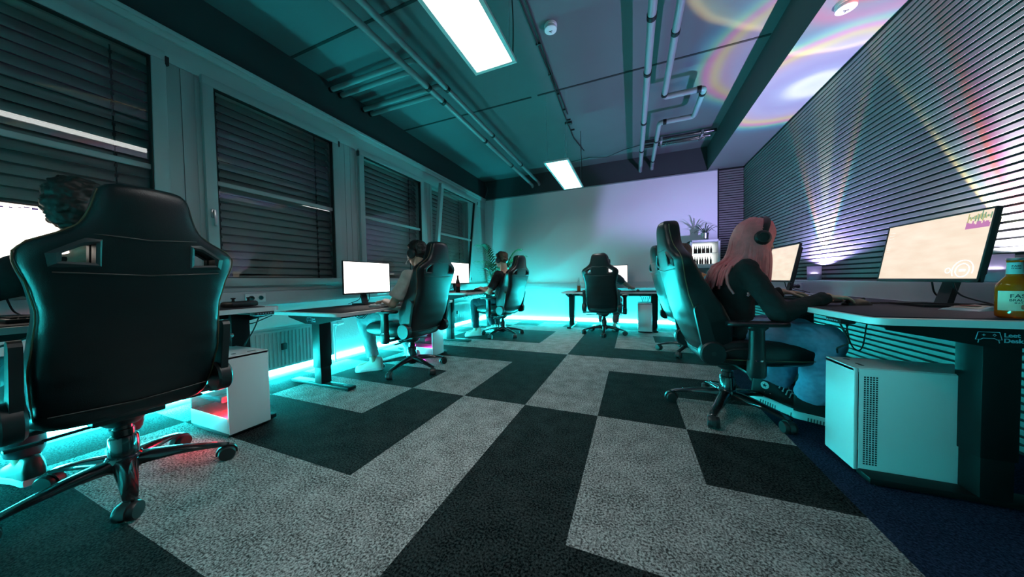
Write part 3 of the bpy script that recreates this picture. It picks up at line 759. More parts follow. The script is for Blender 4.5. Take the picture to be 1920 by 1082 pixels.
desk('white desk nearest the camera on the slatted wall side', (2.98, .43, 0), -PI / 2, 1.6, .8, HR, logo_end=1, panel_x=.55)
desk('white desk on the slatted wall side, beyond the pink haired person', (2.98, 2.10, 0), -PI / 2, 1.6, .8, H5, panel_x=.5)
desk_mat('black desk mat on the far left desk', -1.15, -.47, -2.2, -.80, H1)
desk_mat('black desk mat covering the desk of the person in the light tee', -1.12, -.43, -.30, 1.15, H2)
desk_mat('black desk mat before the person by the palm', -1.12, -.47, 1.75, 2.9, H3)
desk_mat('black desk mat on the back wall desk', .75, 2.14, 3.28, 3.8, HB)
desk_mat('black desk mat under the hands of the pink haired person', 2.60, 3.25, -.33, 1.15, HR)
desk_mat('black desk mat on the half hidden desk beyond', 2.60, 3.2, 1.5, 2.8, H5)

# ================================================================== COMPUTERS (local: front +Y, glass on +X, solid on -X)
def computer(label, loc, rz, red=False):
    t = thing('computer_tower', label, 'computer', loc, rz, 'white computer towers')
    W, L, H = .105, .215, .455; z0 = .022
    m = MB(); m.bx(-W + .002, W - .002, -L, L, z0 + .455 - .02, z0 + .455 - .002, .004); m.bx(-W + .006, W - .006, -L + .004, L - .006, z0 + H - .003, z0 + H, .002); m.build('top_panel', MT['case'], t, 30)
    m = MB(); m.bx(-W, W, L - .014, L, z0, z0 + H, .004); m.build('front_panel', MT['case'], t, 30)
    m = MB(); m.bx(-W, -W + .004, -L, L - .016, z0 + .004, z0 + H - .004, .0015); sp = m.build('side_panel', MT['case'], t, 30)
    m = MB()
    for i in range(5):
        for j in range(40): m.bx(-W - .0006, -W + .001, L - .075 + i * .0095, L - .069 + i * .0095, z0 + .03 + j * .0098, z0 + .0365 + j * .0098)
    m.build('perforations', MT['caseblack'], sp, 0)
    m = MB(); m.bx(-W + .004, W - .004, -L, -L + .004, z0, z0 + H - .005); m.bx(-W + .004, -W + .007, -L, L - .02, z0, z0 + H - .01); m.bx(-W, W, -L, L - .014, z0, z0 + .006, .002); m.build('chassis', MT['caseblack'], t, 30)
    m = MB(); m.bx(W - .004, W, -L, L - .016, z0 + .004, z0 + .095, .0015); m.bx(-W + .01, W - .004, -L + .004, L - .02, z0 + .085, z0 + .09); m.build('shroud', MT['case'], t, 30)
    m = MB(); m.bx(W - .0035, W - .0005, -L + .002, L - .016, z0 + .097, z0 + H - .022); m.build('glass_panel', MT['caseglass'], t, 0)
    m = MB(); m.bx(-W + .012, -W + .016, -L + .05, L - .09, z0 + .12, z0 + H - .04); m.build('mainboard', MT['matt'], t, 30)
    m = MB(); m.bx(-.04, .085, -L + .03, L - .12, z0 + .16, z0 + .20, .006); m.build('graphics_card', MT['caseblack'], t, 30)
    if red:
        ld = bpy.data.lights.new('fan_light', 'POINT'); ld.energy = 16.0 if red is True else 5.0; ld.color = (1, .01, .03) if red is True else (1, .03, .5); ld.shadow_soft_size = .02
        lo = bpy.data.objects.new('fan_light', ld); C.objects.link(lo); lo.parent = t; lo.location = (W - .02, L - .05, z0 + .13)
    m = MB(); m.box((-.045, -.02, z0 + .31), (.07, .11, .11), .01); m.build('cpu_cooler', MT['caseblack'], t, 30)
    for k in range(2):
        zc = z0 + .19 + k * .14
        m = MB(); m.tube([(.07 * 0 + math.cos(2 * PI * q / 24) * .055, L - .035, zc + math.sin(2 * PI * q / 24) * .055) for q in range(24)], .004, 6, closed=True)
        f = m.build('fan', MT['red'] if red is True else MT['magenta'] if red else MT['trim'], t, 40)
        m = MB(); m.lathe([(.02, -.008), (.02, .008)], 14, M=Matrix.Translation((0, L - .035, zc)) @ Matrix.Rotation(PI / 2, 4, 'X'))
        for q in range(7): m.box((0, 0, 0), (.034, .002, .014), M=Matrix.Translation((0, L - .035, zc)) @ Matrix.Rotation(2 * PI * q / 7, 4, 'Y') @ Matrix.Translation((.035, 0, 0)) @ Matrix.Rotation(.6, 4, 'X'))
        m.build('blades', MT['black'], f, 30)
    m = MB()
    for y in (-L + .04, L - .05): m.bx(-W + .01, W - .01, y - .02, y + .02, 0, z0 + .001, .004)
    m.bx(-W + .004, -W + .02, -L + .01, L - .02, .004, z0, .002); m.bx(W - .02, W - .004, -L + .01, L - .02, .004, z0, .002)
    m.build('feet', MT['black'], t, 30)
    m = MB(); m.lathe([(.012, 0), (.012, .003), (.002, .0035)], 14, (.05, L - .05, z0 + H)); m.build('power_button', MT['chrome'], t, 30)
    m = MB(); m.bx(-.06, -.02, L - .055, L - .045, z0 + H, z0 + H + .002); m.build('port', MT['caseblack'], t, 30)
    m = MB(); m.bx(-.055, .055, -L + .02, -L + .03, z0 + H - .002, z0 + H + .004, .002); m.build('top_vent', MT['chrome'], t, 30)
    for k in range(3):
        m = MB(); m.tube(sag((-.05 + .04 * k, -L - .002, z0 + .3), (-.06 + .03 * k, -L - .06, .55), -.05), .004, 6); m.build('rear_cable', MT['cord'], t, 40)
    return t
computer('white computer tower with glass side, beside the nearest chair', (-.655, -.913, 0), -PI / 2, True)
computer('white computer tower under the desk behind the person in the light tee', (-.645, .95, 0), -PI / 2, 2)
computer('white computer tower standing under the back wall desk', (1.90, 3.46, 0), PI)
computer('large white computer tower closest to the camera, beside the sneaker', (2.83, -.09, 0), PI / 2)

# ================================================================== MONITORS (local: stand on the desk, screen faces +Y)
def monitor(label, loc, rz, smat, w_=.61, h=.36, zc=.30, tilt=0, lean=0):
    t = thing('monitor', label, 'monitor', loc, rz)
    T = Matrix.Translation((0, 0, zc)) @ Matrix.Rotation(math.radians(tilt), 4, 'X')
    def b_(m):
        q = MB(); q.v = [T @ v for v in m.v]; q.f = m.f; q.mi = m.mi; return q
    m = MB(); m.bx(-w_ / 2, w_ / 2, .0, .016, -h / 2, h / 2, .004); m.bx(-w_ / 2 + .03, w_ / 2 - .03, -.028, .002, -h / 2 + .03, h / 2 - .03, .012); bz = b_(m).build('housing', MT['black'], t, 30)
    m = MB(); e = .009
    for a in ((-w_ / 2, w_ / 2, h / 2 - e, h / 2), (-w_ / 2, w_ / 2, -h / 2, -h / 2 + .016), (-w_ / 2, -w_ / 2 + e, -h / 2, h / 2), (w_ / 2 - e, w_ / 2, -h / 2, h / 2)): m.bx(a[0], a[1], .010, .020, a[2], a[3], .002)
    b_(m).build('bezel', MT['black'], bz, 30)
    m = MB(); m.bx(-w_ / 2 + e, w_ / 2 - e, .0155, .0175, -h / 2 + .016, h / 2 - e); sc = b_(m).build('screen', smat, t, 0)
    m = MB(); m.prism([(-.035, .0), (.035, .0), (.028, zc - h / 2 + .10), (-.028, zc - h / 2 + .10)], (0, -.055, .01), (1, 0, 0), (0, -.25, 1), (0, .022, 0)); m.box((0, -.045, zc), (.09, .05, .09), .008)
    m.build('stand_neck', MT['black'], t, 30)
    m = MB(); m.prism([(-.13, -.02), (-.10, -.13), (.10, -.13), (.13, -.02), (.11, .09), (-.11, .09)], (0, 0, 0), (1, 0, 0), (0, 1, 0), (0, 0, .012)); m.build('stand_base', MT['black'], t, 30)
    for k in (-1, 1):
        m = MB(); m.tube(bend([(k * .05, -.03, zc - h / 2 + .05), (k * .06, -.05, zc - h / 2 - .06), (k * .09, -.10, .03), (k * .12, -.16, .008)], .05), .0035, 6); m.build('cable', MT['cord'], t, 40)
    t['_m'] = 0; del t['_m']
    return t, sc, T
WARM = (1, .93, .85)
s1 = screen_mat('warm bright screen', WARM, 2.2, .10)
s2 = screen_mat('white bright screen', (1, .985, .96), 3.2, .05)
s4 = screen_mat('cool white screen', (.97, .97, 1), 1.6, .05)
s5 = screen_mat('cream screen', (1, .86, .70), .98, .14)
s6 = screen_mat('pale game screen', (1, .85, .70), 1.02, .12)
mo1, sc1, T1 = monitor('bright monitor at far left behind the nearest chair', (-1.02, -1.62, H1 + .004), -PI / 2 + .05, s1, .62, .37, .37, 4)
mo2, _, _ = monitor('bright white monitor before the person in the light tee', (-1.0, .47, H2 + .004), -PI / 2 - .04, s2, .60, .35, .29)
mo3, _, _ = monitor('bright monitor before the person by the palm', (-1.03, 2.34, H3 + .004), -PI / 2 - .12, s2, .60, .36, .30)
mo4, _, _ = monitor('monitor on the back wall desk beside the turned chair', (1.36, 3.86, HB + .004), PI, s4, .56, .34, .30)
mo5, _, _ = monitor('tilted monitor with cream picture beyond the pink haired person', (3.10, 1.79, H5 + .004), PI / 2, s5, .58, .36, .285, 11)
mo6, sc6, T6 = monitor('large monitor with game picture nearest the camera on the slatted wall side', (3.125, .25, HR + .004), PI / 2, s6, .565, .325, .282, 9)
# what the screens show
def screen_art(sc, T, w_, h, kind):
    m = MB()
    if kind == 'icons':
        rnd = random.Random(5)
        for k in range(26):
            x = -w_ * .46 + k * w_ * .036; z = h * .46 - rnd.uniform(0, .012); m.bx(x, x + rnd.uniform(.006, .018), .0176, .0182, z - rnd.uniform(.004, .011), z)
        q = MB(); q.v = [T @ v for v in m.v]; q.f = m.f; q.mi = m.mi; q.build('desktop_icons', emit('icon row', (.10, .07, .25), .8), sc, 0)
    else:
        c = (-w_ * .36, -h * .335)
        for r_, a0, a1 in ((.030, 0, 2 * PI), (.046, -.6, PI * 1.1)):
            m.tube([(c[0] + r_ * math.cos(a0 + (a1 - a0) * k / 30), .018, c[1] + r_ * math.sin(a0 + (a1 - a0) * k / 30)) for k in range(31)], .0016, 5)
        m.tube([(c[0] + .066 + .012 * math.cos(2 * PI * k / 16), .018, c[1] + .012 * math.sin(2 * PI * k / 16)) for k in range(16)], .0012, 5, closed=True)
        m.bx(c[0] - .013, c[0] + .013, .0176, .0186, c[1] - .005, c[1] + .005)
        q = MB(); q.v = [T @ v for v in m.v]; q.f = m.f; q.mi = m.mi; q.build('game_dial', emit('dial glow', (1, 1, 1), 1.8), sc, 0)
        m = MB(); rnd = random.Random(9)
        for k in range(16):
            x = -w_ * .475 + k * .0062; z0 = h * .26; m.bx(x, x + .004, .0176, .0184, z0 + .02 + rnd.uniform(0, .02), z0 + .045 + rnd.uniform(0, .03), 0, k % 2)
            m.bx(x, x + .006, .0176, .0182, z0 - .006, z0 + rnd.uniform(.010, .03), 0, 2)
        q = MB(); q.v = [T @ v for v in m.v]; q.f = m.f; q.mi = m.mi
        q.build('game_graph', [emit('graph green', (.18, .42, .22), .7), emit('graph yellow', (.65, .62, .2), .7), emit('graph pink', (.75, .22, .55), .75)], sc, 0)
        m = MB()
        for k in range(3): m.bx(w_ * .40, w_ * .46, .0176, .018, h * .36 - k * .016, h * .36 - k * .016 + .002)
        for k in range(3): m.bx(w_ * .42, w_ * .46, .0176, .018, h * .10 - k * .012, h * .10 - k * .012 + .002)
        q = MB(); q.v = [T @ v for v in m.v]; q.f = m.f; q.mi = m.mi; q.build('game_text', emit('text glow', (1, .95, .85), 1.1), sc, 0)
screen_art(sc1, T1, .62, .37, 'icons'); screen_art(sc6, T6, .565, .325, 'game')

# ================================================================== KEYBOARDS, MICE AND SMALL THINGS ON THE DESKS
def keyboard(label, loc, rz, mt='black', L=.36):
    t = thing('keyboard', label, 'keyboard', loc, rz)
    m = MB(); m.bx(-L / 2, L / 2, -.065, .065, 0, .018, .004); m.build('body', MT[mt], t, 30)
    m = MB(); n = int(L / .0195)
    for i in range(n):
        for j in range(5): m.box((-L / 2 + .014 + i * .0192, -.05 + j * .024, .021), (.0165, .020, .008), .002, seg=1)
    m.build('keys', MT['matt'] if mt == 'black' else MT['white'], t, 30)
    return t
def mouse(label, loc, rz):
    t = thing('mouse', label, 'mouse', loc, rz)
    m = MB(); rs = []
    for y, a, z in ((-.06, .012, .012), (-.055, .025, .022), (-.03, .032, .034), (.0, .031, .038), (.03, .030, .032), (.055, .027, .022), (.062, .018, .014)):
        rs.append([Vector((a * math.cos(PI * k / 8), y, z * math.sin(PI * k / 8))) for k in range(9)] + [Vector((-a * .6, y, .0)), Vector((a * .6, y, 0))])
    m.rings(rs); m.build('body', MT['black'], t, 60)
    m = MB(); m.cyl((-.004, .035, .033), (.004, .035, .033), .008, 12); m.build('wheel', MT['trim'], t, 30)
    return t
Z6 = HR + .004
keyboard('black keyboard under the far hand of the pink haired person', (2.80, .60, Z6), PI / 2 + .1)
mouse('black mouse under the near hand of the pink haired person', (2.845, .245, Z6), -PI / 2 + .36)
keyboard('pale keyboard below the hands of the person in the light tee', (-.64, .36, H2 + .004), -PI / 2 + .25, 'white')
keyboard('black keyboard before the person by the palm', (-.66, 2.30, H3 + .004), -PI / 2, L=.42)
mouse('black mouse under the hand of the person at the back desk', (1.80, 3.42, HB + .004), 0)
keyboard('black keyboard hidden beyond the turned chair on the back desk', (1.36, 3.45, HB + .004), 0)
keyboard('black keyboard on the far left desk', (-.66, -1.45, H1 + .004), -PI / 2)
keyboard('black keyboard on the half hidden desk beyond', (2.78, 2.0, H5 + .004), PI / 2)
def controller_box():
    t = thing('game_pad', 'black controller box lying on the far left desk end', 'controller', (-.62, -.86, H1 + .004), .2)
    m = MB(); m.box((0, 0, .018), (.10, .16, .036), .012); m.build('body', MT['black'], t, 40)
    m = MB()
    for k in (-1, 1): m.lathe([(.008, .036), (.006, .05), (.012, .053), (.012, .058), (.002, .06)], 12, (.01, k * .045, 0))
    m.build('sticks', MT['matt'], t, 40)
controller_box()
# cables on and below the desks
BK = MT['cord']
bundle('desk_cable', 'thin black cables lying across the near right desk', 'cable', BK, [
    (bend([(2.95, .36, Z6 + .006), (3.12, .10, Z6 + .02), (3.20, -.05, Z6 + .03), (3.25, -.2, Z6 + .01)], .1), .004),
    (bend([(2.92, .30, Z6 + .005), (3.10, .35, Z6 + .012), (3.24, .1, Z6 + .01), (3.28, -.3, Z6 + .006)], .1), .003)])
bundle('hanging_cable', 'thin black cables hanging below the near right desk', 'cable', BK, [
    (bend([(2.64, -.02, HR - .04), (2.70, .0, .55), (2.66, .02, .52), (2.80, .3, .40), (3.0, .6, .62)], .12), .004),
    (bend([(2.75, .15, HR - .03), (2.78, .16, .5), (2.9, .3, .45), (3.0, .45, .62)], .1), .003),
    (bend([(3.17, -.31, .64), (3.2, -.33, .4), (3.17, -.3, .15), (3.25, -.25, .1)], .1), .006),
    (bend([(3.22, -.31, .64), (3.26, -.33, .35), (3.22, -.3, .2)], .1), .004)])
rnd = random.Random(4); tb = []
for k in range(7):
    q = Vector((-.5, 1.75 + k * .15, H3 - .03)); tb.append((sag(q, q + Vector((rnd.uniform(-.2, .02), rnd.uniform(.1, .3), 0)), rnd.uniform(.03, .09)), .004))
tb += [(bend([(-.6, 2.1, H3 - .05), (-.62, 2.15, .5), (-.6, 2.18, .1), (-.75, 2.3, .012)], .1), .004), (bend([(-.75, 1.8, H3 - .05), (-.75, 1.6, .55), (-.9, 1.35, .5)], .1), .004)]
bundle('hanging_cable', 'tangled cables below the desk of the person by the palm', 'cable', BK, tb)
bundle('hanging_cable', 'black cables hanging below the far left desk', 'cable', BK, [
    (bend([(-1.0, -.76, .66), (-.8, -.74, .60), (-.55, -.72, .68)], .1), .004), (bend([(-.62, -.75, H1 - .05), (-.70, -.75, .58), (-.72, -.80, .48)], .05), .004),
    (bend([(-.9, -1.0, .66), (-.9, -.9, .52), (-.87, -.9, .3)], .08), .005), (bend([(-.9, -1.9, .68), (-.85, -1.7, .60), (-.8, -1.5, .69)], .1), .005)])
bundle('hanging_cable', 'looped black cables under the lone legged desk', 'cable', BK, [
    (bend([(-.50, -.14, H2 - .03), (-.46, -.10, H2 - .075), (-.50, .0, H2 - .04)], .03), .003), (bend([(-.52, -.10, H2 - .03), (-.48, -.05, H2 - .08), (-.52, .04, H2 - .04)], .03), .003)])
bundle('hanging_cable', 'cables dropping to the tower below the back desk', 'cable', BK, [
    (bend([(1.80, 3.6, HB - .06), (1.86, 3.64, .56), (1.88, 3.68, .46)], .05), .004), (bend([(1.95, 3.6, HB - .05), (2.0, 3.66, .58), (1.96, 3.7, .46)], .05), .006)])

# bottles
def bottle_body(m, prof): m.lathe(prof, 28)
t = thing('drink_bottle', 'stubby bottle of amber drink with a cream label, nearest on the right desk', 'bottle', (2.988, -.285, HR + .004))
m = MB(); m.lathe([(.004, .003), (.030, .0), (.037, .006), (.038, .02), (.038, .105), (.036, .120), (.026, .138), (.018, .15), (.0165, .158), (.015, .20), (.0165, .201), (.0165, .208), (.0135, .21)], 28); m.build('glass_body', MT['amber'], t, 40)
m = MB(); m.lathe([(.0175, .207), (.0185, .2095), (.0175, .216), (.002, .217)], 21); m.build('cap', MT['steel'], t, 30)
def wrap(m, r, a0, a1, z0, z1, n=18):
    rs = [[Vector((rr * math.cos(a0 + (a1 - a0) * k / n), rr * math.sin(a0 + (a1 - a0) * k / n), z)) for rr, z in ((r, z0), (r + .0004, z0), (r + .0004, z1), (r, z1))] for k in range(n + 1)]
    m.rings(rs)
fa = math.atan2(-1.953 + .285, 1.7118 - 2.988)     # towards the room
m = MB(); wrap(m, .0381, fa - 1.15 + .25, fa + 1.15 + .25, .028, .098); lb = m.build('label', MT['paper'], t, 40)
m = MB(); rs = []
for z, r in ((.158, .0171), (.20, .0156)): rs.append([Vector((r * math.cos(2 * PI * k / 24), r * math.sin(2 * PI * k / 24), z)) for k in range(24)])
m.rings(rs, 0, False); nl = m.build('neck_label', MT['foil'], t, 40)
def curved_text(s, size, r, ang, z, mt, parent):
    o = text_mesh(s, size, 'lettering', mt, parent, Matrix.Identity(4), .0001, 'CENTER', .0002)
    for v in o.data.vertices:
        a = ang + v.co.x / r; zz = v.co.y + z; rr = r + .0006 + v.co.z; v.co = (rr * math.cos(a), rr * math.sin(a), zz)
    return o
curved_text('FASS', .019, .0385, fa + .3, .074, MT['ink'], lb); curved_text('BRAUSE', .0115, .0385, fa + .3, .062, MT['ink'], lb); curved_text('M A T E', .006, .0385, fa + .3, .054, MT['ink'], lb)
curved_text('FASS', .009, .0166, fa + .2, .184, MT['ink'], nl); curved_text('BRAUSE', .0055, .0168, fa + .2, .177, MT['ink'], nl)
m = MB(); m.ell((.0383 * math.cos(fa + .45), .0383 * math.sin(fa + .45), .041), (.004, .008, .008)); m.build('barrel_print', MT['foil3'], lb, 60)
t = thing('drink_bottle', 'cola bottle with red label beside the far window monitor', 'bottle', (-.72, 1.86, H3 + .004))
m = MB(); m.lathe([(.004, .002), (.030, 0), (.033, .008), (.033, .13), (.026, .17), (.014, .205), (.013, .24), (.002, .241)], 20); m.build('glass_body', MT['colaglass'], t, 40)
m = MB(); m.lathe([(.0336, .085), (.0336, .13)], 20, cap=False); m.build('label', MT['cola'], t, 40)
m = MB(); m.lathe([(.015, .235), (.015, .252), (.002, .253)], 14); m.build('cap', MT['cola'], t, 30)
t = thing('drink_bottle', 'clear half full bottle on the back wall desk', 'bottle', (.81, 3.50, HB))
m = MB(); m.lathe([(.004, .002), (.030, 0), (.032, .01), (.032, .13), (.022, .18), (.013, .21), (.013, .255), (.010, .256)], 20); m.build('glass_body', MT['clear'], t, 40)
m = MB(); m.lathe([(.004, .005), (.0295, .004), (.0295, .11), (.002, .111)], 20); m.build('drink', MT['amber'], t, 40)
# snack wrapper on the right desk
t = thing('snack_wrapper', 'flat teal and cream snack wrapper lying before the big right monitor', 'wrapper', (3.13, .045, Z6), -1.0)
m = MB(); rs = []
for k in range(9):
    y = -.11 + .0275 * k; hgt = .019 * math.sin(PI * k / 8) + .002 + .003 * math.sin(k * 2.3); rs.append([Vector((x, y, z)) for x, z in ((-.055, 0), (-.05, hgt * .6), (0, hgt), (.05, hgt * .7), (.055, 0))])
m.rings(rs); m.build('packet', MT['foil'], t, 60)
m = MB(); rs = []
for k in range(1, 6):
    y = -.11 + .0275 * k; hgt = .019 * math.sin(PI * k / 8) + .0035 + .003 * math.sin(k * 2.3); rs.append([Vector((x, y, z)) for x, z in ((-.045, hgt * .62), (-.044, hgt * .66), (0, hgt * 1.02), (.04, hgt * .8), (.041, hgt * .74))])
m.rings(rs); pk = m.build('printed_band', MT['foil2'], t, 60)
m = MB(); m.ell((.0, -.03, .019), (.03, .02, .0035)); m.build('print', MT['foil3'], pk, 60)
# black power brick beside the bottle
m = MB(); m.box((3.23, -.03, Z6 + .014), (.05, .14, .028), .005); tag(m.build('power_brick', MT['black'], None, 30), 'flat black box on the right desk against the trunking', 'adapter')

# ================================================================== UPLIGHTS ON THE RIGHT TRUNKING
def ramp_spot(name, parent, z, power, stops, gain, tilt=(0, 0)):
    ld = bpy.data.lights.new(name, 'SPOT'); ld.energy = power; ld.spot_size = math.radians(165); ld.spot_blend = .25; ld.shadow_soft_size = .012
    ld.use_nodes = True; nt = ld.node_tree; N, L = nt.nodes, nt.links; em = N['Emission']
    tc = N.new('ShaderNodeTexCoord'); sp = N.new('ShaderNodeSeparateXYZ'); L.new(tc.outputs['Normal'], sp.inputs[0])
    nz = N.new('ShaderNodeTexNoise'); nz.inputs['Scale'].default_value = 2.2; L.new(tc.outputs['Normal'], nz.inputs[0])
    ln = N.new('ShaderNodeVectorMath'); ln.operation = 'LENGTH'; cb = N.new('ShaderNodeCombineXYZ')
    L.new(sp.outputs[0], cb.inputs[0]); L.new(sp.outputs[1], cb.inputs[1]); L.new(cb.outputs[0], ln.inputs[0])
    ab = N.new('ShaderNodeMath'); ab.operation = 'ABSOLUTE'; L.new(sp.outputs[2], ab.inputs[0])
    dv = N.new('ShaderNodeMath'); dv.operation = 'DIVIDE'; L.new(ln.outputs['Value'], dv.inputs[0]); L.new(ab.outputs[0], dv.inputs[1])
    wob = N.new('ShaderNodeMath'); wob.operation = 'MULTIPLY_ADD'; wob.inputs[1].default_value = .10; L.new(nz.outputs[0], wob.inputs[0]); L.new(dv.outputs[0], wob.inputs[2])
    sb = N.new('ShaderNodeMath'); sb.operation = 'SUBTRACT'; sb.inputs[1].default_value = .05; L.new(wob.outputs[0], sb.inputs[0])
    cr = N.new('ShaderNodeValToRGB'); L.new(sb.outputs[0], cr.inputs[0]); els = cr.color_ramp.elements
    while len(els) < len(stops): els.new(.5)
    for e, (p, c) in zip(els, stops): e.position = p; e.color = (*c, 1)
    L.new(cr.outputs[0], em.inputs[0]); em.inputs[1].default_value = gain
    o = bpy.data.objects.new(name, ld); C.objects.link(o); o.parent = parent; o.location = (0, 0, z); o.rotation_euler = (PI + tilt[0], tilt[1], 0); return o
def uplight(label, y, power, stops):
    t = thing('uplight', label, 'uplight', (XR - .088, y, .836), 0)
    m = MB(); m.lathe([(.046, 0), (.050, .004), (.052, .135), (.049, .135), (.047, .012), (.002, .010)], 28, cap=False); m.build('frosted_cup', MT['frost'], t, 40)
    m = MB(); m.lathe([(.044, .012), (.044, .06), (.030, .064), (.002, .064)], 20); m.build('lamp_body', MT['white'], t, 40)
    m = MB(); m.lathe([(.026, .064), (.024, .072), (.002, .075)], 16); m.build('lens', emit('uplight lens', (.85, .75, 1), 12), t, 40)
    ramp_spot('uplight_beam', t, .142, power, stops, 1.0)
V = (.12, .11, .27)
SA = [(0, (.80, .85, 1.0)), (.09, (.95, .97, 1.0)), (.15, (.46, .46, .90)), (.22, (.42, .36, .80)), (.29, (.50, .44, .85)), (.345, (.60, .42, .72)), (.385, (.82, .66, .36)), (.42, (.78, .22, .66)), (.45, (.24, .60, .48)), (.475, (.12, .34, .55)), (.51, (.09, .14, .36)), (.56, V), (1, (.145, .125, .31))]
SB = [(0, (1, .88, 1)), (.14, (.85, .70, .92)), (.24, (.72, .26, .55)), (.31, (.85, .16, .09)), (.345, (.40, .36, .46)), (.40, (.72, .24, .36)), (.445, (.34, .34, .42)), (.53, (.24, .32, .36)), (.575, (.45, .55, .35)), (.592, (1.0, .90, .40)), (.605, (.9, .66, .24)), (.62, (.08, .07, .09)), (.64, (.055, .055, .08)), (1, (.075, .075, .085))]
uplight('frosted violet uplight cup on the trunking beside the far right monitor', 1.84, UP_A, SA)
uplight('frosted uplight cup half hidden behind the amber bottle', .29, UP_B, SB)

# ================================================================== PLANTS AND THE LIT FRIDGE
def leaf_strip(m, pts, w_, nrm=None):
    """A blade of some thickness along pts."""
    P = [Vector(p) for p in pts]; rs = []
    for i, p in enumerate(P):
        d = (P[min(i + 1, len(P) - 1)] - P[max(i - 1, 0)]).normalized(); s = d.cross(Vector((0, 0, 1)))
        s = s.normalized() if s.length > .05 else d.orthogonal().normalized(); u = s.cross(d)
        k = i / (len(P) - 1); ww = w_ * max(.06, math.sin(PI * min(1, .15 + .85 * k)) if k < 1 else .05)
        rs.append([p - s * ww, p + u * .0012 - u * ww * .2, p + s * ww, p - u * .0012 - u * ww * .2])
    m.rings(rs)
t = thing('palm_plant', 'green palm in a pot near the far window corner', 'palm', (-.80, 3.36, 0))
m = MB(); m.lathe([(.002, .002), (.11, 0), (.115, .01), (.145, .28), (.152, .28), (.152, .30), (.14, .30), (.135, .27), (.002, .265)], 26); m.build('pot', MT['trim'], t, 40)
m = MB(); m.lathe([(.002, .272), (.134, .27)], 20); m.build('soil', MT['soil'], t, 40)
rnd = random.Random(11)
for k in range(14):
    a = 2 * PI * k / 14 * 1.618 * 2 + rnd.uniform(-.2, .2); H = rnd.uniform(1.15, 1.85); out = rnd.uniform(.30, .60); hh = Vector((math.cos(a), math.sin(a), 0))
    if hh.x < -.3: hh.x *= .45; out *= .8
    base = Vector((rnd.uniform(-.05, .05), rnd.uniform(-.05, .05), .27)); pts = []
    for i in range(15):
        s = i / 14; pts.append(base + hh * out * s ** 1.6 + Vector((0, 0, H * (s - .30 * s ** 3.2))))
    m = MB(); m.tube(pts, [.007 - .005 * i / 14 for i in range(15)], 6)
    for i in range(5, 15):
        d = (pts[min(i + 1, 14)] - pts[i - 1]).normalized(); side = d.cross(Vector((0, 0, 1))).normalized()
        for hf in (0, .5):
            p = pts[i] if hf == 0 or i == 14 else pts[i].lerp(pts[i + 1], .5); Lf = .20 * math.sin(PI * (.18 + .74 * (i + hf - 5) / 10)) + .05
            for sg in (-1, 1):
                e = p + side * sg * Lf * .85 + d * Lf * .55 - Vector((0, 0, Lf * .22)); mid = p.lerp(e, .5) + Vector((0, 0, Lf * .10)); leaf_strip(m, [p, p.lerp(mid, .6), mid, mid.lerp(e, .5) + Vector((0, 0, .01)), e], .015)
    m.build('frond', MT['leaf'], t, 60)
FX, FY, FZ = 2.79, 3.80, 1.06
t = thing('display_fridge', 'small white glass fridge with lit shelves on a grey stand', 'fridge', (FX, FY, FZ))
m = MB(); w2, d2, h2 = .205, .20, .42
m.bx(-w2, w2, d2 - .02, d2, 0, h2); m.bx(-w2, -w2 + .03, -d2, d2, 0, h2, .004); m.bx(w2 - .03, w2, -d2, d2, 0, h2, .004); m.bx(-w2, w2, -d2, d2, 0, .035, .004); m.bx(-w2, w2, -d2, d2, h2 - .04, h2, .004)
m.build('cabinet', MT['white'], t, 30)
m = MB(); m.bx(-w2 + .03, w2 - .03, d2 - .024, d2 - .02, .035, h2 - .04); m.build('back_light', emit('fridge light', (1, 1, .98), 2.6), t, 0)
m = MB(); m.bx(-w2 + .03, w2 - .03, -d2 + .03, d2 - .03, .205, .212); m.build('shelf', MT['steel'], t, 0)
m = MB(); m.bx(-w2, w2, -d2 - .024, -d2 - .002, 0, .03, .003); m.bx(-w2, w2, -d2 - .024, -d2 - .002, h2 - .03, h2, .003); m.bx(-w2, -w2 + .028, -d2 - .024, -d2 - .002, 0, h2, .003); m.bx(w2 - .028, w2, -d2 - .024, -d2 - .002, 0, h2, .003)
dr = m.build('door', MT['white'], t, 30)
m = MB(); m.bx(-w2 + .026, w2 - .026, -d2 - .015, -d2 - .011, .028, h2 - .028); m.build('door_glass', MT['glass'], dr, 0)
b0 = None
for row, (zz, n) in enumerate(((.035, 7), (.212, 9))):
    for k in range(n):
        if b0 is None:
            m = MB(); m.lathe([(.002, 0), (.015, .001), (.0155, .06), (.009, .09), (.006, .10), (.006, .125), (.002, .126)], 12); b0 = m.build('small_bottle', MT['colaglass'], None, 40); o = b0
        else: o = b0.copy(); C.objects.link(o)
        o.location = (FX - .13 + .26 * (k + .5) / n, FY - .06 + .03 * (k % 2), FZ + zz)
        tag(o, 'small dark bottle on the %s shelf of the lit fridge' % ('lower', 'upper')[row], 'bottle', 'bottles on the %s fridge shelf' % ('lower', 'upper')[row])
t = thing('fridge_stand', 'grey cabinet stand below the lit fridge', 'stand', (FX, FY, 0))
m = MB(); m.bx(-.23, .23, -.22, .22, FZ - .03, FZ - .001, .004); m.build('top', MT['trunk'], t, 30)
m = MB(); m.bx(-.2, -.17, -.2, .2, 0, FZ - .03, .003); m.bx(.17, .2, -.2, .2, 0, FZ - .03, .003); m.bx(-.2, .2, .17, .19, .1, FZ - .03); m.build('side_panels', MT['trunk'], t, 30)
m = MB(); m.bx(-.17, .17, -.2, .17, .3, .32); m.bx(-.17, .17, -.2, .17, .7, .72); m.build('shelf', MT['trunk'], t, 30)
t = thing('potted_plant', 'spider plant in a metal pot on top of the lit fridge', 'plant', (FX + .03, FY - .05, FZ + .421))
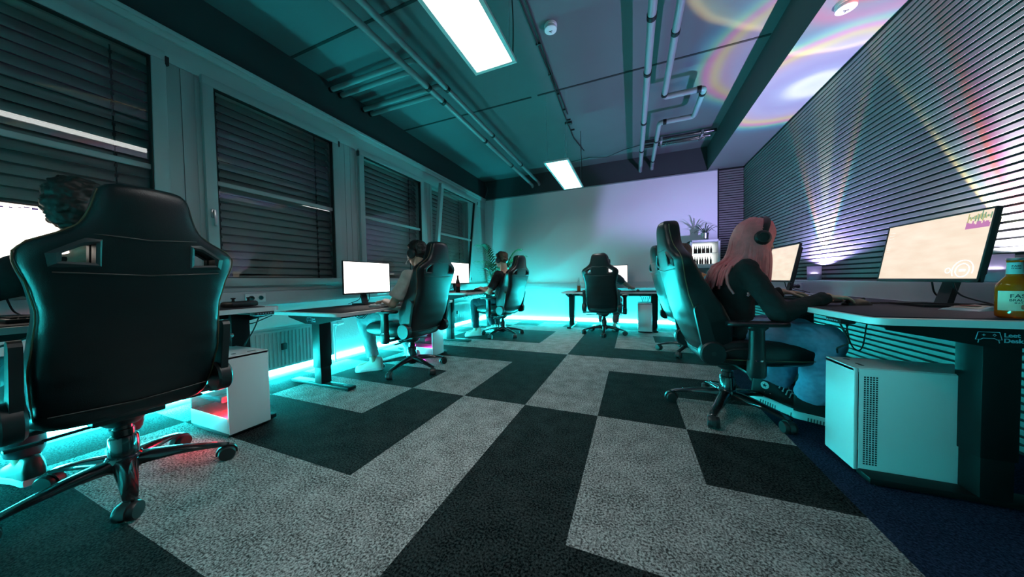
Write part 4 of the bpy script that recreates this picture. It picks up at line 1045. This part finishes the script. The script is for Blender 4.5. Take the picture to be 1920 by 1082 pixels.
m = MB(); m.lathe([(.002, .001), (.042, 0), (.044, .004), (.056, .115), (.060, .115), (.060, .125), (.053, .125), (.051, .10), (.002, .10)], 24); m.build('pot', MT['steel'], t, 40)
m = MB(); m.lathe([(.002, .108), (.052, .106)], 16); m.build('soil', MT['soil'], t, 40)
rnd = random.Random(2)
for k in range(24):
    a = 2 * PI * k / 24 + rnd.uniform(-.2, .2); L_ = rnd.uniform(.14, .25); up = rnd.uniform(.05, .20) if k % 3 else rnd.uniform(.17, .24); hh = Vector((math.cos(a), math.sin(a), 0))
    m = MB(); leaf_strip(m, [Vector((0, 0, .105)) + hh * (.01 + L_ * s) + Vector((0, 0, up * 1.9 * s * (1 - s * .62) - .05 * s ** 4)) for s in [i / 8 for i in range(9)]], .0075)
    m.build('leaf', MT['leaf2'], t, 60)
# ================================================================== PEOPLE (built in the local frame of their chair: +Y forward, +X to their right)
def ik(S, W, a, b, hint):
    S, W = Vector(S), Vector(W); d = W - S; L = min(d.length, (a + b) * .998); n = d.normalized()
    x = (a * a - b * b + L * L) / (2 * L); h = math.sqrt(max(1e-6, a * a - x * x))
    hv = Vector(hint); hv = hv - n * hv.dot(n); hv.normalize()
    return S + n * x + hv * h
def hand(m, W, d, n, side, s=1, curl=.35, spread=.022):
    """Palm, four bent fingers and a thumb. W wrist, d finger direction, n palm-down normal, side +1 right hand."""
    W, d, n = Vector(W), Vector(d).normalized(), Vector(n).normalized(); n = (n - d * n.dot(d)).normalized()
    t = d.cross(n) * side            # towards the thumb
    t = -t if side < 0 and False else t
    K = []
    for i in range(4):               # index .. little
        o = (1.5 - i) * spread * s
        k = W + d * (.088 - .006 * abs(i - 1)) * s + t * o; K.append(k)
        m.cap(W + t * o * .55 + d * .01 * s, .0145 * s, k, .0115 * s, 8)
    m.cap(K[0] - d * .03 * s, .013 * s, K[3] - d * .03 * s, .012 * s, 8)
    for i, k in enumerate(K):
        L = (.074, .082, .077, .060)[i] * s; a = curl * (.8 + .12 * i); p = k
        for j, (f, r0, r1) in enumerate(((.45, .0098, .0088), (.31, .0088, .0080), (.24, .0080, .0068))):
            dd = (d * math.cos(a) + n * math.sin(a) + t * (1.5 - i) * .06).normalized(); q = p + dd * L * f
            m.cap(p, r0 * s, q, r1 * s, 8); p = q; a += curl * 1.1
    b0 = W + d * .022 * s + t * .022 * s; b1 = b0 + (d * .55 + t * .75 + n * .25).normalized() * .042 * s; b2 = b1 + (d * .9 + t * .25 + n * .3).normalized() * .033 * s; b3 = b2 + (d * .95 + t * -.05 + n * .25).normalized() * .024 * s
    m.cap(b0, .0145 * s, b1, .0112 * s, 8); m.cap(b1, .0112 * s, b2, .0095 * s, 8); m.cap(b2, .0095 * s, b3, .0075 * s, 8)
TORSO = [(-.09, .10, .075, .0), (-.06, .150, .105, .0), (.0, .168, .118, .0), (.08, .150, .108, .004), (.16, .140, .104, .008), (.26, .152, .112, .010), (.34, .165, .112, .006), (.40, .160, .098, -.002), (.44, .125, .078, -.010), (.475, .075, .060, -.014), (.50, .055, .052, -.012)]
class Fig:
    """Posed figure: joints in chair space."""
    def __init__(f, hip, lean, s=1, curve=0, twist=0, head_yaw=0, head_pitch=0, head_fwd=0, side=0, sh_drop=0, arm=1):
        f.arm = arm
        f.s = s; f.hip = Vector(hip); f.lean = math.radians(lean); f.curve = math.radians(curve); f.side = math.radians(side); f.tw = math.radians(twist)
        f.N = f.at(.475)[0]; f.Nd = f.at(.475)[1]
        q = f.Nd @ Vector((0, 0, 1)); fwd = Vector((math.sin(-f.tw), math.cos(f.tw), 0))
        f.neck = f.N + (q * .085 + fwd * head_fwd) * s
        f.hM = Matrix.Translation(f.neck + (q * .095 + fwd * .02) * s) @ Matrix.Rotation(f.tw + math.radians(head_yaw), 4, 'Z') @ Matrix.Rotation(math.radians(-head_pitch), 4, 'X') @ Matrix.Scale(s, 4)
        P, R_ = f.at(.415)
        f.S = {sg: P + R_ @ Vector((sg * .178 * s, -.005, -sh_drop)) for sg in (-1, 1)}
    def at(f, h):
        """Frame of the spine at height h (leaning back below, curling forward above)."""
        p = f.hip.copy(); n = 10; R_ = Matrix.Identity(3)
        for i in range(n):
            u = (i + .5) / n * max(h, 0) / .475; a = f.lean + f.curve * (u - .3)
            R_ = Matrix.Rotation(f.tw * u, 3, 'Z') @ Matrix.Rotation(f.side, 3, 'Y') @ Matrix.Rotation(-a, 3, 'X')
            p += R_ @ Vector((0, 0, h * f.s / n))
        if h <= 0: R_ = Matrix.Rotation(f.side, 3, 'Y') @ Matrix.Rotation(-(f.lean - f.curve * .3), 3, 'X')
        return p, R_
    def torso(f, m, grow=0, z0=-1, z1=9, n=20, flare=0):
        rs = []
        for h, a, b, yo in TORSO:
            if h < z0 or h > z1: continue
            P, R_ = f.at(h); a2, b2 = a * f.s + grow + (flare if h < .05 else 0), b * f.s + grow + (flare if h < .05 else 0)
            rs.append([P + R_ @ Vector((a2 * math.copysign(abs(math.cos(2 * PI * k / n)) ** .85, math.cos(2 * PI * k / n)), yo * f.s + b2 * math.copysign(abs(math.sin(2 * PI * k / n)) ** .9, math.sin(2 * PI * k / n)), 0)) for k in range(n)])
        m.rings(rs)
    def head(f, m):
        H = f.hM
        def e(c, r): m.ell(c, r, 16, 10, M=H)
        def c_(a, ra, b, rb): m.cap(H @ Vector(a), ra * f.s, H @ Vector(b), rb * f.s, 10)
        e((0, -.018, .038), (.074, .094, .084)); e((0, .028, -.012), (.064, .068, .082)); e((0, .030, -.062), (.052, .056, .046)); e((0, .055, -.088), (.032, .032, .022))
        c_((-.036, .076, .022), .013, (.036, .076, .022), .013); c_((0, .084, .012), .010, (0, .108, -.030), .0135); e((-.013, .098, -.034), (.009, .010, .008)); e((.013, .098, -.034), (.009, .010, .008))
        c_((-.018, .086, -.058), .0075, (.018, .086, -.058), .0075); c_((-.016, .084, -.069), .008, (.016, .084, -.069), .008)
        for sg in (-1, 1):
            e((sg * .046, .058, -.025), (.022, .026, .026)); m.ell((sg * .074, -.008, -.008), (.010, .019, .031), 10, 8, M=H)
        c_((0, -.015, -.05), .055, (0, -.01, .0), .06)
    def build(f, label, hands, hand_dirs, elbows, knees, ankles, toes, vox=.0055, curl=.35, palm=None):
        s = f.s; t = f.root
        m = MB(); f.torso(m); f.head(m); m.cap(f.N - Vector((0, 0, .03)), .062 * s, f.hM @ Vector((0, -.02, -.04)), .052 * s, 14)
        f.E, f.W = {}, {}
        for sg in (-1, 1):
            S, W = f.S[sg], Vector(hands[sg]); al = s * f.arm; E = ik(S, W, .295 * al, .265 * al, elbows[sg]); d = (W - S)
            if d.length > .555 * al: W = S + d.normalized() * .555 * al
            f.E[sg], f.W[sg] = E, W
            m.cap(S, .052 * s, E, .041 * s, 14); m.cap(E, .041 * s, W, .026 * s, 14); m.ell(S, (.058 * s, .058 * s, .058 * s))
            m.cap(f.N - Vector((0, 0, .02)), .05 * s, S, .05 * s, 12)
            hand(m, W, hand_dirs[sg], (0, 0, -1) if palm is None else palm[sg], sg, s * .98, curl)
            K, A = Vector(knees[sg]), Vector(ankles[sg]); Hp = f.hip + Vector((sg * .09 * s, .02, -.005))
            m.cap(Hp, .086 * s, K, .060 * s, 16); m.cap(K, .058 * s, A, .038 * s, 16)
            td = Vector(toes[sg]).normalized(); m.cap(A - Vector((0, 0, .03)) - td * .03, .034 * s, A + td * .13 - Vector((0, 0, .05)), .026 * s, 10)
        o = remesh(m, 'body', MT['skin'], t, vox, 5)
        for sg in (-1, 1):
            e = MB(); e.ell((sg * .031, .0775, -.002), (.0125, .0095, .0085), 12, 8, M=f.hM); eo = e.build('eye', MT['eye'], t, 80)
            e = MB(); e.ell((sg * .031, .0850, -.002), (.0052, .0026, .0052), 10, 6, M=f.hM); e.build('iris', MT['iris'], eo, 80)
        f.knees, f.ankles, f.toes = knees, ankles, toes
        return o
    def top(f, mat_, grow=.014, sleeve='short', hem=-.05, name='t_shirt', disp=.006, slv=.058, flare=.0, cuff=.036):
        s = f.s; m = MB(); f.torso(m, grow, hem, .46, 22, flare)
        for sg in (-1, 1):
            S, E, W = f.S[sg], f.E[sg], f.W[sg]
            m.ell(S, ((.058 + grow) * s,) * 3); m.cap(f.N - Vector((0, 0, .05)), (.045 + grow) * s, S, (.050 + grow) * s, 14)
            if sleeve == 'short':
                m.cap(S, (.052 + grow) * s, S.lerp(E, .78), slv * s + grow * .4, 16, True, False)
            else:
                m.cap(S, (.052 + grow) * s, E, (.044 + grow) * s, 16); m.cap(E, (.044 + grow) * s, E.lerp(W, .97), cuff * s, 16, True, False)
        return remesh(m, name, mat_, f.root, .0075, 4, disp, 11, f.s * 7)
    def pants(f, mat_, grow=.012, knee_r=.075, hem_r=.055, cut=.93, name='trousers', disp=.006, flat=False):
        s = f.s; m = MB()
        P, R_ = f.at(0); m.ell(P + Vector((0, 0, -.005)), (.178 * s + grow * .4, .128 * s + grow * .4, .10 * s))
        rs = []
        for sg in (-1, 1):
            K, A = Vector(f.knees[sg]), Vector(f.ankles[sg]); Hp = f.hip + Vector((sg * .09 * s, .02, -.005))
            m.cap(Hp, .090 * s + grow, K, knee_r * s, 18); m.cap(K, knee_r * s, K.lerp(A, cut), hem_r * s, 18, True, False)
        return remesh(m, name, mat_, f.root, .0075, 4, disp, 13, f.s * 3)
    def shoe(f, sg, kind='white', k=1):
        """Shoe from ankle and toe direction; the sole stands on z0."""
        A, td = Vector(f.ankles[sg]), Vector(f.toes[sg]); td.normalize(); s = f.s
        ft = Vector((td.x, td.y, 0)).normalized(); sd = Vector((ft.y, -ft.x, 0)); pt = math.asin(max(-1, min(1, td.z)))
        R_ = Matrix((sd, td, sd.cross(td))).transposed().to_4x4(); up = sd.cross(td)
        O = A - up * f.shoe_h; M_ = Matrix.Translation(O) @ R_ @ Matrix.Scale(k, 4)
        outl = [(-.085, .028), (-.075, .034), (-.03, .034), (.03, .036), (.09, .045), (.135, .043), (.165, .030), (.178, .012)]
        def ringz(z, g, x=1):
            L = [Vector((w_ * x + g, y, z)) for y, w_ in outl]; return L + [Vector((-v.x, v.y, z)) for v in L[::-1]]
        ths = .045 if kind == 'sneaker' else .028
        m = MB(); m.rings([ringz(0, .0), ringz(.004, .004), ringz(ths - .004, .004), ringz(ths, .0)], M=M_)
        so = m.build('sole', MT['sole'], None, 40)
        m = MB(); rs = []
        for y, w_, h0 in ((-.084, .024, .115), (-.07, .032, .13), (-.02, .034, .135), (.02, .034, .115), (.06, .038, .085), (.10, .042, .066), (.14, .040, .058), (.168, .026, .045), (.176, .012, .03)):
            if kind != 'sneaker': h0 *= .86
            rs.append([Vector((w_ * 1.02 * math.copysign(abs(math.cos(PI * k / 10)) ** .6, math.cos(PI * k / 10)), y, ths - .003 + (h0 - .01) * math.sin(PI * k / 10) ** .8)) for k in range(11)])
        m.rings(rs, M=M_)
        up_ = m.build('shoe', MT['canvas'] if kind == 'sneaker' else MT['shoe_white'] if kind == 'white' else MT['black'], f.root, 60); so.parent = up_
        if kind == 'sneaker':
            m = MB()
            for k in range(15):
                y = -.02 + k * .0125; w_ = .0385 + .007 * max(0, min(1, y / .1))
                for q in (-1, 1): m.box((q * w_, y, .012), (.004, .006, .022), .001)
            q = MB(); q.v = [M_ @ v for v in m.v]; q.f = m.f; q.mi = m.mi; q.build('tread', MT['tread'], up_, 30)
            m = MB(); m.lathe([(.021, 0), (.021, .002), (.002, .0025)], 22, M=M_ @ Matrix.Translation((.0325 * -sg, -.012, ths + .065)) @ Matrix.Rotation(-sg * PI / 2, 4, 'Y'))
            m.build('ankle_patch', MT['sole'], up_, 40)
            star = [(.0135 * (1 if k % 2 == 0 else .4) * math.sin(2 * PI * k / 10), .0135 * (1 if k % 2 == 0 else .4) * math.cos(2 * PI * k / 10)) for k in range(10)]
            m = MB(); B = M_ @ Matrix.Translation((.0352 * -sg, -.012, ths + .065)); m.prism(star, B.translation, M_.to_3x3() @ Vector((0, 1, 0)), M_.to_3x3() @ Vector((0, 0, 1)), M_.to_3x3() @ Vector((-sg * .001, 0, 0)))
            m.build('star_emblem', MT['canvas'], up_, 0)
            m = MB()
            for k in range(6):
                y = .02 + k * .017; z = ths + .118 - k * .0115
                m.tube([Vector((-.024, y, z - .012)), Vector((-.01, y + .004, z + .003)), Vector((.01, y - .004, z + .003)), Vector((.024, y, z - .012))], .0028, 6, M=M_)
                for q in (-1, 1): m.ell((q * .027, y, z - .016), (.0035, .0045, .0045), 8, 6, M=M_)
            m.build('laces', MT['sole'], up_, 60)
            m = MB(); m.lathe([(.0035, 0), (.0025, .001)], 10, M=M_ @ Matrix.Translation((-sg * .0365, .02, ths + .03)) @ Matrix.Rotation(-sg * PI / 2, 4, 'Y'))
            m.lathe([(.0035, 0), (.0025, .001)], 10, M=M_ @ Matrix.Translation((-sg * .0365, -.01, ths + .028)) @ Matrix.Rotation(-sg * PI / 2, 4, 'Y')); m.build('eyelets', MT['chrome'], up_, 30)
        return up_
    def short_hair(f, mat_, seed=1, disp=.006, back=0, fringe=.0):
        m = MB(); H = f.hM
        m.ell((0, -.030, .052), (.081, .096, .082), 20, 12, M=H); m.ell((0, -.052, .0), (.074, .070, .062), 18, 10, M=H); m.ell((0, .030 + fringe, .088), (.058, .052, .040), 16, 10, M=H)
        for sg in (-1, 1): m.ell((sg * .068, .004, .03), (.016, .034, .040), 12, 8, M=H)
        if back: m.ell((0, -.055, -.05), (.058, .04, .04), 14, 8, M=H)
        return remesh(m, 'hair', mat_, f.root, .006, 3, disp, 38, seed)
def headset(f, label, cup='black', mic=False, s=1):
    t = thing('headset', label, 'headset', f.root.matrix_world @ f.hM.translation, 0)
    bpy.context.view_layer.update()
    L = f.root.matrix_world @ f.hM; Rm = L.to_3x3(); q = Rm.to_quaternion(); t.rotation_mode = 'QUATERNION'; t.rotation_quaternion = q
    k = f.s * s
    m = MB(); pts = [Vector((.092 * math.cos(a) * k, -.005, (.018 + .122 * math.sin(a)) * k)) for a in [PI * (.02 + .96 * i / 20) for i in range(21)]]
    rs = []
    for i, p in enumerate(pts):
        d = Vector((p.x, 0, p.z - .018 * k)).normalized(); rs.append([p + Vector((0, -.016, 0)) - d * .004, p + Vector((0, .016, 0)) - d * .004, p + Vector((0, .018, 0)) + d * .003, p + Vector((0, 0, 0)) + d * .007, p + Vector((0, -.018, 0)) + d * .003])
    m.rings(rs); m.build('headband', MT['black'], t, 50)
    for sg in (-1, 1):
        m = MB(); M_ = Matrix.Translation((sg * .078 * k, -.005, -.008 * k)) @ Matrix.Rotation(sg * PI / 2, 4, 'Y')
        m.lathe([(.002, .0), (.040, .0), (.046, .006), (.047, .014), (.043, .018)], 22, M=M_); c = m.build('ear_cushion', MT['leather'], t, 40)
        m = MB(); m.lathe([(.043, .016), (.044, .028), (.036, .036), (.018, .039), (.002, .039)], 22, M=M_); m.build('ear_cup', MT[cup], t, 40)
        m = MB(); m.lathe([(.030, .0372), (.030, .040), (.026, .0402), (.026, .0372)], 22, M=M_); m.build('cup_ring', MT['trim'], t, 40)
    if mic:
        m = MB(); m.tube(bend([(-.095 * k, .01, -.03 * k), (-.09 * k, .07 * k, -.065 * k), (-.05 * k, .115 * k, -.075 * k)], .05), .003, 6); m.ell((-.046 * k, .117 * k, -.075 * k), (.012, .009, .009)); m.build('microphone', MT['white'], t, 60)
    return t
def seat_person(i, label, fig):
    ch = CH[i]; r = thing('person', label, 'person', (ch[0], ch[1], 0), math.radians(ch[2] - 90)); fig.root = r
    bpy.context.view_layer.update(); fig.inv = r.matrix_world.inverted(); return r
def L_(i, *p):
    ch = CH[i]; a = math.radians(ch[2] - 90); dx, dy = p[0] - ch[0], p[1] - ch[1]
    return Vector((dx * math.cos(a) + dy * math.sin(a), -dx * math.sin(a) + dy * math.cos(a), p[2]))
def D_(i, x, y, z=0):
    a = math.radians(CH[i][2] - 90); return Vector((x * math.cos(a) + y * math.sin(a), -x * math.sin(a) + y * math.cos(a), z))

# --- person 1: behind the nearest chair
f = Fig((.0, -.06, .545), -5, 1.0, 14, 0, -48, 12, .03, side=-6); seat_person(0, 'person with dark hair in a black tee, hidden behind the nearest chair', f)
f.build('', {-1: L_(0, -.74, -1.72, .79), 1: L_(0, -.70, -1.18, .79)}, {-1: D_(0, -1, .25, -.1), 1: D_(0, -1, -.3, -.1)}, {-1: (-1, -.3, -.25), 1: (1, -.2, -.25)},
        {-1: (-.20, .40, .53), 1: (.16, .40, .53)}, {-1: (-.17, .47, .11), 1: (.08, .36, .11)}, {-1: (-.1, 1, -.05), 1: (.1, 1, -.05)})
f.shoe_h = .10; f.top(MT['tee_black']); f.pants(MT['trousers']); f.shoe(-1, 'dark'); f.shoe(1, 'dark'); f.short_hair(MT['hair_dark'], 3, .008, 1)

# --- person 2: white tee
f = Fig((0, -.05, .545), -17, .97, 26, 0, 4, 12, .03); seat_person(1, 'person in a light tee and pale jeans leaning back at the bright monitor', f)
f.build('', {-1: L_(1, -.565, .285, .705), 1: L_(1, -.59, .50, .705)}, {-1: D_(1, -1, .05, -.12), 1: D_(1, -1, -.15, -.12)}, {-1: (-.6, -.2, -.9), 1: (.7, -.2, -.9)},
        {-1: L_(1, -.83, .27, .515), 1: L_(1, -.80, .60, .515)}, {-1: L_(1, -.70, .25, .115), 1: L_(1, -.55, .66, .115)}, {-1: D_(1, -.85, -.5, -.05), 1: D_(1, -.95, .2, -.05)}, vox=.0048)
f.shoe_h = .105; f.top(MT['tee_white'], .018, slv=.066); f.pants(MT['chinos'], .012, .076, .056, .92); f.shoe(-1, 'white'); f.shoe(1, 'white'); f.short_hair(MT['hair_dark'], 5)
headset(f, 'black headset with white microphone on the person in the light tee', mic=True)

# --- person 3: black tee
f = Fig((0, -.03, .56), -6, 1.0, 12, 0, 0, 8, .03); seat_person(2, 'person in a black tee and dark trousers sitting sideways before the palm', f)
f.build('', {-1: L_(2, -.54, 2.24, .775), 1: L_(2, -.60, 2.50, .765)}, {-1: D_(2, -1, .1, -.1), 1: D_(2, -1, -.1, -.1)}, {-1: (-.5, -.6, -.9), 1: (.6, -.5, -.9)},
        {-1: L_(2, -.66, 2.25, .53), 1: L_(2, -.62, 2.58, .53)}, {-1: L_(2, -.62, 2.20, .115), 1: L_(2, -.50, 2.60, .115)}, {-1: D_(2, -.9, -.4, -.05), 1: D_(2, -1, .1, -.05)}, vox=.0055)
f.shoe_h = .105; f.top(MT['tee_black'], .014); f.pants(MT['trousers'], .010, .074, .056, .95); f.shoe(-1, 'white'); f.shoe(1, 'white'); f.short_hair(MT['hair_brown'], 8, .006, 0, .01)
headset(f, 'black headset on the person before the palm')

# --- person 4: at the back desk, mostly behind the chair
f = Fig((.0, -.05, .54), -10, .95, 12, 0, 0, 6, .03, side=0); seat_person(3, 'person in a dark grey tee reaching for a mouse at the back desk', f)
f.build('', {-1: L_(3, 1.16, 3.40, .715), 1: L_(3, 1.71, 3.32, .72)}, {-1: (0.1, 1, -.1), 1: (.25, 1, -.1)}, {-1: (-.8, -.4, -.9), 1: (.9, -.5, -.5)},
        {-1: (-.12, .42, .52), 1: (.16, .42, .52)}, {-1: (-.10, .36, .115), 1: (.12, .36, .115)}, {-1: (0, 1, -.05), 1: (.1, 1, -.05)}, vox=.0055)
f.shoe_h = .105; f.top(MT['tee_grey'], .014); f.pants(MT['shorts'], .010); f.shoe(-1, 'white'); f.shoe(1, 'white'); f.short_hair(MT['hair_dark'], 4)
headset(f, 'black headset beyond the headrest of the turned chair')

# --- person 5: half hidden on the right
f = Fig((0, -.06, .55), -10, .93, 14, 0, -4, 8, .03); seat_person(4, 'person with brown hair in a flowered shirt, half hidden behind a chair back', f)
f.build('', {-1: L_(4, 2.78, 2.22, .765), 1: L_(4, 2.80, 1.84, .765)}, {-1: D_(4, 1, -.1, -.1), 1: D_(4, 1, .1, -.1)}, {-1: (-.7, -.4, -.9), 1: (.7, -.4, -.9)},
        {-1: (-.12, .42, .52), 1: (.12, .42, .52)}, {-1: (-.10, .36, .115), 1: (.12, .36, .115)}, {-1: (0, 1, -.05), 1: (.1, 1, -.05)}, vox=.007)
def flower_mat():
    m, nt, b = new_mat('flowered cloth'); N, L = nt.nodes, nt.links
    tc = N.new('ShaderNodeTexCoord'); vo = N.new('ShaderNodeTexVoronoi'); vo.inputs['Scale'].default_value = 26; L.new(tc.outputs['Object'], vo.inputs['Vector'])
    cr = N.new('ShaderNodeValToRGB'); e = cr.color_ramp.elements; e[0].color = (.03, .02, .03, 1); e[1].color = (.62, .40, .28, 1); e.new(.35).color = (.5, .2, .08, 1); e.new(.6).color = (.10, .22, .30, 1); cr.color_ramp.interpolation = 'CONSTANT'
    sp = N.new('ShaderNodeSeparateColor'); L.new(vo.outputs['Color'], sp.inputs[0]); L.new(sp.outputs[0], cr.inputs[0]); L.new(cr.outputs[0], b.inputs['Base Color']); b.inputs['Roughness'].default_value = .9; return m
f.shoe_h = .105; sw5 = f.top(flower_mat(), .018); f.pants(MT['trousers'], .010); f.shoe(-1, 'white'); f.shoe(1, 'white')

f5 = f
# --- person 6: pink hair, black sweater, blue jeans, sneakers
f = Fig((.01, .02, .55), -3, .90, 32, 4, -6, 20, .05, arm=1.1); p6 = seat_person(5, 'person with long pink hair in a black sweater and blue jeans, hand on a mouse', f)
f.build('', {-1: L_(5, 2.67, .62, .775), 1: L_(5, 2.70, .19, .765)}, {-1: D_(5, 1, -.12, -.06), 1: D_(5, .93, .35, -.03)}, {-1: (-.5, -.4, -.9), 1: (.45, -.3, -.9)},
        {-1: L_(5, 2.70, .50, .53), 1: L_(5, 2.70, .20, .53)}, {-1: L_(5, 2.555, .47, .165), 1: L_(5, 2.70, .31, .150)}, {-1: D_(5, .66, -.75, -.10), 1: D_(5, .95, -.3, -.05)}, vox=.0045, curl=.30)
f.shoe_h = .125; sw6 = f.top(MT['sweater'], .017, 'long', -.09, 'sweater', .007, cuff=.042, flare=.012); f.pants(MT['jeans'], .016, .092, .098, .95, 'jeans', .008); f.shoe(-1, 'sneaker', 1.14); f.shoe(1, 'sneaker')
from mathutils.bvhtree import BVHTree
def long_hair(f, mat_, ext=.0, over=None):
    bv = BVHTree.FromPolygons([v.co for v in over.data.vertices], [p.vertices for p in over.data.polygons])
    H = f.hM; m = MB()
    m.ell((0, -.026, .050), (.086, .104, .088), 20, 12, M=H); m.ell((0, -.06, -.01), (.080, .068, .08), 18, 10, M=H)
    rnd = random.Random(21); N_ = 104
    for k in range(N_):
        a = math.radians(-152 + 304 * k / (N_ - 1) - 90) if False else math.radians(-150 + 300 * k / (N_ - 1))   # 0 = back of the head
        ax, ay = math.sin(a), -math.cos(a); r0 = (.070, .085)
        top_ = Vector((ax * .05, ay * .06 - .015, .118 + rnd.uniform(-.006, .006))); p1 = Vector((ax * .088, ay * .106 - .022, .055)); p2 = Vector((ax * .098, ay * .112 - .022, -.05))
        frontness = max(0, -math.cos(a)); 
        out = rnd.uniform(.95, 1.10)
        p3 = Vector((ax * .104 * out, ay * .118 * out - .03, -.13)); Ln = rnd.uniform(.24, .31) + ext + (.0 if math.cos(a) > .2 else .03)
        p4 = Vector((ax * .115 * out + rnd.uniform(-.01, .01), ay * .13 * out - .05 - (.03 if math.cos(a) > 0 else 0), -.13 - Ln * .55)); p5 = p4 + Vector((rnd.uniform(-.015, .015), -.035 if math.cos(a) > 0 else .0, -Ln * .5))
        pts = []; ctl = [H @ q for q in (top_, p1, p2)]; base = ctl[2]
        Hq = H.to_3x3(); yawo = Matrix.Rotation(math.atan2(-Hq.col[1].x, Hq.col[1].y), 3, 'Z') * 1
        for q in (p3, p4, p5): ctl.append(H.translation + yawo @ (q * f.s) + (H @ p2 - (H.translation + yawo @ (p2 * f.s))) * .6)
        cv = []
        for i in range(len(ctl) - 1):
            a0, b0, c0, d0 = ctl[max(i - 1, 0)], ctl[i], ctl[i + 1], ctl[min(i + 2, len(ctl) - 1)]
            for j in range(4):
                u = j / 4; cv.append(.5 * ((2 * b0) + (c0 - a0) * u + (2 * a0 - 5 * b0 + 4 * c0 - d0) * u * u + (3 * b0 - a0 - 3 * c0 + d0) * u ** 3))
        cv.append(ctl[-1]); n = len(cv)
        for i in range(8, n):          # drape over the garment instead of sinking into it
            loc, nor, _, dist = bv.find_nearest(cv[i])
            sd = (cv[i] - loc).dot(nor); lift = .008 + .010 * (k % 3) / 2
            if sd < lift: cv[i] = loc + nor * lift
        for _ in range(2):
            for i in range(9, n - 1): cv[i] = cv[i] * .5 + (cv[i - 1] + cv[i + 1]) * .25
        for i in range(8, n):
            loc, nor, _, dist = bv.find_nearest(cv[i])
            if (cv[i] - loc).dot(nor) < .006: cv[i] = loc + nor * .006
        cut = next((i for i in range(9, n) if (cv[i] - cv[i - 1]).length > .075 or cv[i].z > cv[i - 1].z + .004), n)
        cv = cv[:cut]; n = len(cv)
        m.tube(cv, [.0125 * (1 - .6 * max(0, (i / n - .7) / .3)) for i in range(n)], 7)
    o = m.build('hair', mat_, f.root, 80); return o
long_hair(f, MT['hair_pink'], -.05, sw6)
long_hair(f5, MT['hair_brown'], -.05, sw5)
headset(f, 'black headset with round ear cup over pink hair', s=1.10)
bpy.context.view_layer.update()
